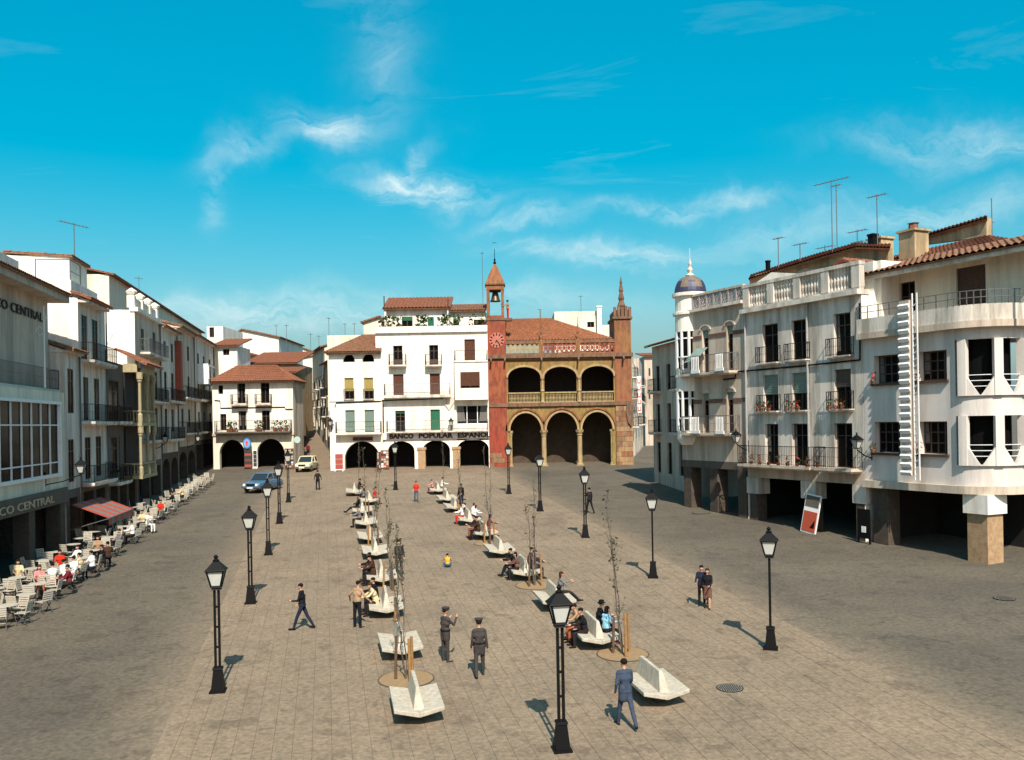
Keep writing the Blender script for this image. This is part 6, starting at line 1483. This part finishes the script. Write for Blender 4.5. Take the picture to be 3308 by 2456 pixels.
def person(label, loc, face, top, legs, hair='hair_d', sit=False, H=1.70, lean=0.0, lt=(0, 0), lk=(0, 0), ab=.06, at_=((.05, .15, .15), (.05, .15, .15)), cap=None, coat=0.0, skirt=None, hem=None, long_hair=False, vox=.024, shoes='shoe', head=(0, 0), seat=.40, squat=False, group=None, sleeves=True, belt=None, fat=1.0, lbl2=None):
    """face: direction (radians) the person looks towards, 0 = +y. lt thigh pitch, lk knee bend (left, right); at_ per arm: pitch, outwards, elbow bend"""
    k = H/1.70*.9; prims = []    # (p, q, r0, r1, region)
    hip = .90 if not (sit or squat) else (seat/k+.10 if sit else .22)
    def P(*a): return Vector(a)
    tl = lean; up = P(0, math.sin(tl), math.cos(tl)); fw = P(0, math.cos(tl), -math.sin(tl))
    pel = P(0, 0, hip); chest = pel+up*.34; sh = pel+up*.50; neck = pel+up*.56; hd = pel+up*.70+fw*(.03+head[0])
    f = fat
    prims += [(pel+P(-.06, 0, .02), pel+P(.06, 0, .02), .125*f, .125*f, 'legs'), (pel+up*.12+P(-.05, 0, 0), pel+up*.12+P(.05, 0, 0), .118*f, .118*f, 'top'), (chest+P(-.07, 0, 0), chest+P(.07, 0, 0), .125*f, .125*f, 'top'),
              (pel+up*.12, chest, .13*f, .135*f, 'top'), (sh+P(-.13, 0, -.02), sh+P(.13, 0, -.02), .075*f, .075*f, 'top'), (chest, sh+P(0, 0, -.02), .12*f, .09*f, 'top'), (neck-up*.04, hd-up*.05, .055, .052, 'skin'),
              (hd+P(0, -.012, .035), hd+fw*.012+P(0, 0, -.035), .088, .072, 'skin'), (hd+fw*.085+P(0, 0, -.01), hd+fw*.10+P(0, 0, -.028), .014, .017, 'skin')]
    for s_ in (-1, 1): prims.append((hd+P(s_*.085, -.005, .0), hd+P(s_*.088, -.01, -.02), .016, .014, 'skin'))
    if coat:
        prims += [(pel+up*.1+P(-.05, 0, 0), pel+P(-.07, 0, -coat), .13*f, .115*f, 'top'), (pel+up*.1+P(.05, 0, 0), pel+P(.07, 0, -coat), .13*f, .115*f, 'top')]
    if skirt: prims += [(pel+P(-.04, 0, .05), pel+P(-.08, .02, -skirt), .13, .12, 'hem'), (pel+P(.04, 0, .05), pel+P(.08, .02, -skirt), .13, .12, 'hem')]
    hands = []
    for i, s_ in enumerate((-1, 1)):
        hp = pel+P(s_*.085, 0, -.02); th = pose_dir(lt[i], ab, s_); kn = hp+th*.43
        sd = pose_dir(lt[i]-lk[i], ab*.3, s_); an = kn+sd*.42
        prims += [(hp, kn, .088*f, .062, 'legs'), (kn, kn.lerp(an, .35), .060, .062, 'legs' if not skirt else 'skin'), (kn.lerp(an, .35), an, .062, .045, 'legs' if not skirt else 'skin')]
        ft = P(s_*.03, .17, -.03) if not sit or lk[i] > .5 else P(s_*.02, .14, .06)
        prims += [(an+P(0, -.03, -.035), an+ft, .042, .038, 'shoe')]
        sp0 = sh+P(s_*.175*f, 0, -.03); a, o, e = at_[i]
        ud = pose_dir(a+tl*.3, o, s_); el_ = sp0+ud*.27
        fd = pose_dir(a+e, o-(.35 if e > .4 else 0)*min(1, e), s_); wr = el_+fd*.24
        rg = 'top' if sleeves else 'skin'
        prims += [(sp0, el_, .052*f, .043*f, 'top'), (el_, wr, .043*f, .033, rg)]
        # hand: palm, four fingers and a thumb
        pm_ = wr+fd*.085; lat = fd.cross(P(s_, 0, 0)); lat = lat.normalized() if lat.length > .1 else P(0, 1, 0)
        prims.append((wr+fd*.02, pm_, .030, .034, 'skin'))
        for q in range(4):
            b0 = pm_+lat*(.030-.02*q); m_ = b0+fd*(.04-.004*abs(q-1)); prims.append((b0, m_, .0105, .0105, 'skin')); prims.append((m_, m_+fd*.025-P(s_, 0, 0)*.016, .0105, .0095, 'skin'))
        prims.append((wr+fd*.035+lat*.025, wr+fd*.075+lat*.055, .012, .011, 'skin'))
        hands.append(pm_)
    mb = MB()
    for p_, q_, r0, r1, rg in prims: capsule(mb, p_, q_, r0, r1)
    me = mb.mesh('body_raw', SKIN); o = bpy.data.objects.new('person_tmp', me); COL.objects.link(o)
    m1 = o.modifiers.new('r', 'REMESH'); m1.mode = 'VOXEL'; m1.voxel_size = vox; m1.use_smooth_shade = True
    m2 = o.modifiers.new('s', 'SMOOTH'); m2.factor = .5; m2.iterations = 2
    dg = bpy.context.evaluated_depsgraph_get(); bm_ = bpy.data.meshes.new_from_object(o.evaluated_get(dg)); bpy.data.objects.remove(o); bpy.data.meshes.remove(me)
    n = len(bm_.polygons); cen = np.empty(n*3); bm_.polygons.foreach_get('center', cen); cen = cen.reshape(-1, 3)
    best = np.full(n, 9.0); reg = np.zeros(n, int); names = ['skin', 'top', 'legs', 'shoe', 'hem']
    for p_, q_, r0, r1, rg in prims:
        a = np.array(p_); d = np.array(q_)-a; L2 = max(d.dot(d), 1e-9); t = np.clip(((cen-a) @ d)/L2, 0, 1); ds = np.linalg.norm(cen-(a+t[:, None]*d), axis=1)-(r0+(r1-r0)*t)
        if rg in ('top', 'hem'): ds = ds-.012
        m_ = ds < best; best[m_] = ds[m_]; reg[m_] = names.index(rg)
    bm_.materials.clear()
    for rg in names: bm_.materials.append({'skin': SKIN, 'top': cm(top), 'legs': cm(legs), 'shoe': cm(shoes), 'hem': cm(hem or legs)}[rg])
    bm_.polygons.foreach_set('material_index', reg.astype(np.int32))
    z = gz(loc[1]) if len(loc) < 3 else loc[2]
    root = thing('person', label, 'person', (loc[0], loc[1], z), face, group); root.scale = (k, k, k)
    bo = link('body', bm_, root)
    # hair or cap
    R_ = Matrix.Rotation(-tl, 3, 'X'); hb_ = MB(); hb_.ball(hd+P(0, -.022, .052), (.092, .10, .080), 12, 8, R_)
    if long_hair: hb_.ball(hd+P(0, -.06, -.03), (.092, .06, .14), 10, 8, R_)
    hb_.build('hair', cm(hair), root, smooth=True)
    if cap == 'military':
        c = MB(); c.lathe([(.098, .055), (.10, .085), (.13, .12), (.135, .14), (.10, .155), (.02, .16)], 16, tuple(hd)); c.build('cap', cm('olive'), root); MB().ball(hd+fw*.10+P(0, 0, .065), (.08, .06, .012), 12, 4).build('cap_visor', cm('black'), root)
    elif cap == 'hat': MB().lathe([(.15, .055), (.15, .065), (.10, .07), (.095, .15), (.05, .165)], 16, tuple(hd)).build('hat', cm('dark'), root)
    elif cap == 'beret': MB().ball(hd+P(.02, -.01, .10), (.125, .125, .045), 14, 6).build('beret', cm('black'), root)
    if vox < .02:
        ey = MB()
        for s_ in (-1, 1): ey.ball(hd+fw*.088+P(s_*.032, 0, .012), (.011, .006, .006), 6, 4)
        ey.ball(hd+fw*.083+P(0, 0, -.058), (.024, .006, .006), 6, 4); ey.build('eyes_and_mouth', cm('brown'), root)
    if belt: MB().lathe([(.142*f, -.025), (.142*f, .025)], 16, tuple(pel+up*.12), sx=1.35).build('belt', cm(belt), root)
    return root, hands
def G(u, v): q = at(u, v); return (q.x, q.y)
SW = (.05, .12, .25)
N_, W_, E_, S_ = 0.0, math.pi/2, -math.pi/2, math.pi      # facing away / left / right / towards the camera
# walkers and standing people
person('man in dark sweater walking left across the square', G(978, 2035), W_-.05, 'black', 'navy', lt=(.42, -.38), lk=(.12, .18), lean=.06, at_=((.25, .12, 1.25), (-.1, .12, .9)), vox=.017, H=1.74)
person('man in tan shirt standing with hands on hips', G(1155, 2028), -.55, 'tan', 'black', at_=((-.35, .75, 1.0), (-.25, .75, 1.0)), ab=.10, lean=.1, vox=.017, H=1.76)
person('uniformed man with cap smoking, hand raised to face', G(1440, 2138), -.85, 'olive', 'olive', cap='military', coat=.16, at_=((.5, .15, 1.9), (.8, .15, 1.75)), belt='black', vox=.017, H=1.76)
person('uniformed man with peaked cap walking away', G(1550, 2186), .15, 'olive', 'olive', cap='military', coat=.16, lt=(-.15, .2), lk=(.25, .05), at_=(SW, (-.1, .14, .2)), belt='black', vox=.017, H=1.78)
person('man in blue suit striding away at lower right', G(2022, 2350), .25, 'blue', 'blue', coat=.16, lt=(.30, -.38), lk=(.08, .25), lean=.08, at_=((-.3, .25, .7), (.35, .2, .6)), vox=.015, H=1.80)
person('boy in red shirt walking towards the camera', G(1345, 1622), S_+.1, 'red', 'jeans', lt=(.15, -.15), lk=(.05, .2), sleeves=False, H=1.60)
person('small child in yellow shirt crouching on the paving', G(1447, 1835), N_+.2, 'yellow', 'jeans', squat=True, lt=(1.9, 1.9), lk=(2.4, 2.4), ab=.35, lean=.35, at_=((.9, .3, .3), (.9, .3, .3)), H=1.2)
person('man walking past behind a right-row lamp', G(1905, 1660), .5, 'dark', 'black', lt=(.25, -.32), lk=(.1, .25), at_=((.5, .1, 1.4), SW), H=1.78)
person('young man of the couple walking arm in arm', G(2268, 1960), S_-.35, 'navy', 'dark', lt=(.12, -.12), at_=(SW, (.3, .2, .9)), H=1.66)
person('young woman with long hair and plaid skirt of the couple', G(2287, 1966), S_-.55, 'black', 'white', skirt=.42, hem='plaid', long_hair=True, hair='hair_b', lt=(.2, -.3), lk=(.1, .5), at_=((.4, .2, .8), SW), H=1.6, shoes='shoe')
person('man in dark clothes standing near the steep street', G(1027, 1584), N_+.2, 'dark', 'black', at_=((.1, .35, .5), (.1, .35, .5)), H=1.72)
person('tall man in black standing behind the bushy sapling', G(1290, 1866), S_+.5, 'dark', 'black', cap='beret', at_=((.2, .1, .6), (.2, .1, .6)), H=1.78)
person('dark-dressed man standing among the far right benches', G(1490, 1640), N_+.4, 'black', 'dark', at_=(SW, SW), H=1.74)
person('figure walking under the right arcade edge', G(2192, 1555), .8, 'dark', 'grey', lt=(.2, -.25), H=1.7)
person('tiny figure walking down the steep street', (at(990, 1512).x-1.4, 99.0, gz(90)+.9), S_, 'wine', 'dark', H=1.65)
# bench sitters: offset across (+ right) and along the bench, facing outwards
def sit(bench, side, along, label, top, legs, **kw):
    p, rz = BP[bench]; a = Vector((-math.sin(rz), math.cos(rz))); c = Vector((math.cos(rz), math.sin(rz)))
    q = p.xy+c*(side*.33)+a*along; base = dict(sit=True, lt=(1.45, 1.5), lk=(1.45, 1.5), ab=.12, lean=.16, at_=((.7, .12, .8), (.7, .12, .8)), seat=.40)
    base.update(kw); fc = rz+(W_ if side < 0 else E_)+base.pop('turn', 0); return person(label, (q.x, q.y, p.z+SLOPE*along), fc, top, legs, **base)
b_ = 'left-row bench where the man in cream jacket sits'
sit(b_, -1, -.1, 'man in cream jacket seated beside the standing man', 'cream', 'dark', lean=.38, turn=.25, coat=.1, vox=.017, hair='hair_b'); sit(b_, -1, .52, 'man in dark suit seated beside the cream jacket', 'black', 'black', lean=.15, vox=.018)
b_ = 'left-row bench where the man in brown coat sits'
sit(b_, -1, -.15, 'man in brown coat with dark cap on the left row', 'brown', 'dark', cap='beret', lean=.2, coat=.15, fat=1.1, turn=.3); sit(b_, -1, .5, 'dark-coated man seated beyond the brown coat', 'black', 'black', lean=.2, fat=1.1)
b_ = 'left-row bench with person in red sweater'
sit(b_, 1, -.2, 'person in red sweater seated at far left bench', 'red', 'plaid', lean=.2); sit(b_, -1, .3, 'dark-haired person seated behind the red sweater', 'grey', 'dark'); sit('farthest bench of the left row', 1, .1, 'dark person seated on the farthest left bench', 'black', 'dark')
sit('left-row bench with reclining dark figure', -1, .2, 'dark figure reclining with stretched legs', 'black', 'black', lean=-.35, lk=(.5, .7))
b_ = 'right-row bench with the boy in rust trousers'
sit(b_, -1, .42, 'boy in brown sweater and rust trousers on bench', 'tan', 'rust', lean=.28, vox=.017); sit(b_, -1, -.2, 'man in dark sweater seated next to the boy', 'black', 'dark', lean=.2, vox=.017)
sit(b_, 1, .5, 'man in black coat and hat seated with back turned', 'black', 'black', cap='hat', coat=.15, lean=.1, fat=1.1, vox=.018); sit(b_, 1, -.25, 'woman in light blue blouse with dark vest on bench', 'lblue', 'dark', lean=.1, long_hair=True, turn=.5, vox=.017, shoes='wine')
sit('right-row bench with woman reading', 1, .35, 'woman reading on the bench, legs stretched right', 'grey', 'dark', hair='hair_b', long_hair=True, lean=.05, lk=(.75, .7), at_=((.8, .1, 1.2), (.8, .1, 1.2)), vox=.018)
b_ = 'right-row bench with dark-dressed group'
sit(b_, -1, .35, 'man in black with stretched leg on the dark group bench', 'black', 'black', lean=.25, lk=(.9, 1.1)); sit(b_, -1, -.3, 'woman in flowered blouse among the dark group', 'plaid', 'dark', lean=.1, H=1.55, long_hair=True); sit(b_, 1, .3, 'man in dark blue coat, back of the dark group', 'navy', 'navy', fat=1.12, coat=.15, lean=.12); sit(b_, 1, -.35, 'second navy-coated sitter at the right of the dark group', 'navy', 'dark', lean=.15)
b_ = 'right-row bench with person in rust trousers'
sit(b_, -1, .2, 'person in dark jacket and rust trousers', 'dark', 'rust', lean=.2); sit(b_, -1, -.4, 'dark-haired sitter in the middle of the rust-trousers bench', 'brown', 'dark'); sit(b_, 1, .3, 'woman in wine jacket on the rust-trousers bench', 'wine', 'rust', long_hair=True)
b_ = 'right-row bench with girl in white'
sit(b_, -1, .1, 'girl in white top and red trousers on bench', 'white', 'red', lean=.15, H=1.55); sit(b_, 1, .4, 'girl in white blouse seen from behind', 'white', 'grey', H=1.55, turn=.6); sit(b_, 1, -.3, 'pony-tailed girl in white blouse', 'white', 'dark', H=1.5, long_hair=True)
b_ = 'farthest bench of the right row'
sit(b_, -1, .1, 'pink-shirted child on the farthest right bench', 'pink', 'wine', H=1.35); sit(b_, 1, .0, 'woman in pale top on the farthest right bench', 'white', 'grey')
# cafe guests on the left
def guest(u, v, label, top, legs, face, dz=0.0, **kw):
    q = at(u, v); base = dict(sit=True, lt=(1.5, 1.5), lk=(1.5, 1.5), lean=.08, at_=((.6, .15, 1.0), (.6, .15, 1.0)), seat=.44); base.update(kw)
    person(label, (q.x, q.y, q.z), face, top, legs, **base)
guest(128, 1925, 'woman in pink patterned dress seated at near cafe table', 'pink', 'rust', S_+.6, long_hair=True, hair='hair_b'); guest(170, 1918, 'person in pale shirt with back to camera at cafe', 'white', 'wine', N_+.3)
guest(205, 1905, 'person in white with dark hair among cafe guests', 'white', 'dark', N_-.2); guest(242, 1893, 'person in white and pink at the busy cafe table', 'white', 'pink', N_+.9); guest(262, 1880, 'dark-haired guest at right of the busy table', 'cream', 'dark', W_)
guest(255, 1850, 'guest in white shirt behind the busy table', 'white', 'grey', S_-.3); guest(195, 1868, 'guest in red top behind the cafe tables', 'red', 'wine', S_+.4)
guest(335, 1850, 'dark-dressed guest by the farther cafe tables', 'black', 'dark', W_+.3); guest(350, 1838, 'second dark-dressed guest by the farther cafe tables', 'brown', 'black', N_+.5)
guest(478, 1722, 'guest in white outfit at the middle of the terrace', 'white', 'white', E_-.4); guest(462, 1718, 'guest in cream beside the white outfit', 'cream', 'dark', S_); guest(560, 1648, 'dark figure seated far down the terrace', 'black', 'black', W_)
for i_, (u_, v_, tp_, lg_, fc_, lb_) in enumerate([(60, 1905, 'cream', 'dark', S_+.5, 'guest in cream jacket near the bank pillars'), (225, 1925, 'wine', 'dark', W_+.6, 'guest in wine pullover at the plaza side of the tables'), (300, 1872, 'white', 'navy', W_-.2, 'guest in white at the awning tables'), (318, 1815, 'tan', 'dark', S_+.2, 'guest in tan under the awning edge'),
        (390, 1790, 'grey', 'black', S_-.6, 'guest in grey past the awning'), (430, 1760, 'white', 'dark', W_, 'guest in white shirt past the awning'), (520, 1680, 'red', 'dark', S_+.3, 'guest in red farther down the terrace'), (590, 1625, 'cream', 'navy', W_+.4, 'guest in cream near the far terrace end')]):
    guest(u_, v_, lb_, tp_, lg_, fc_)
sit('seventh bench of the left row', -1, .1, 'man in grey seated on the seventh left bench', 'grey', 'dark'); sit('right-row bench behind the girl in white', 1, .2, 'man in navy seated behind the girl in white', 'navy', 'black')
# bell striker on the clock tower
q = T.wp(bx1_+.35, .3, zb0)
person('painted striker figure standing beside the belfry', (q.x, q.y, q.z), W_+.4, 'tan', 'red', at_=((.9, .1, .6), (1.4, .1, .3)), H=1.9, cap='hat')
T.box('striker_ledge', bx1_-.02, -.1, zb0-.25, bx1_+.75, .8, zb0-.003, st_dk)
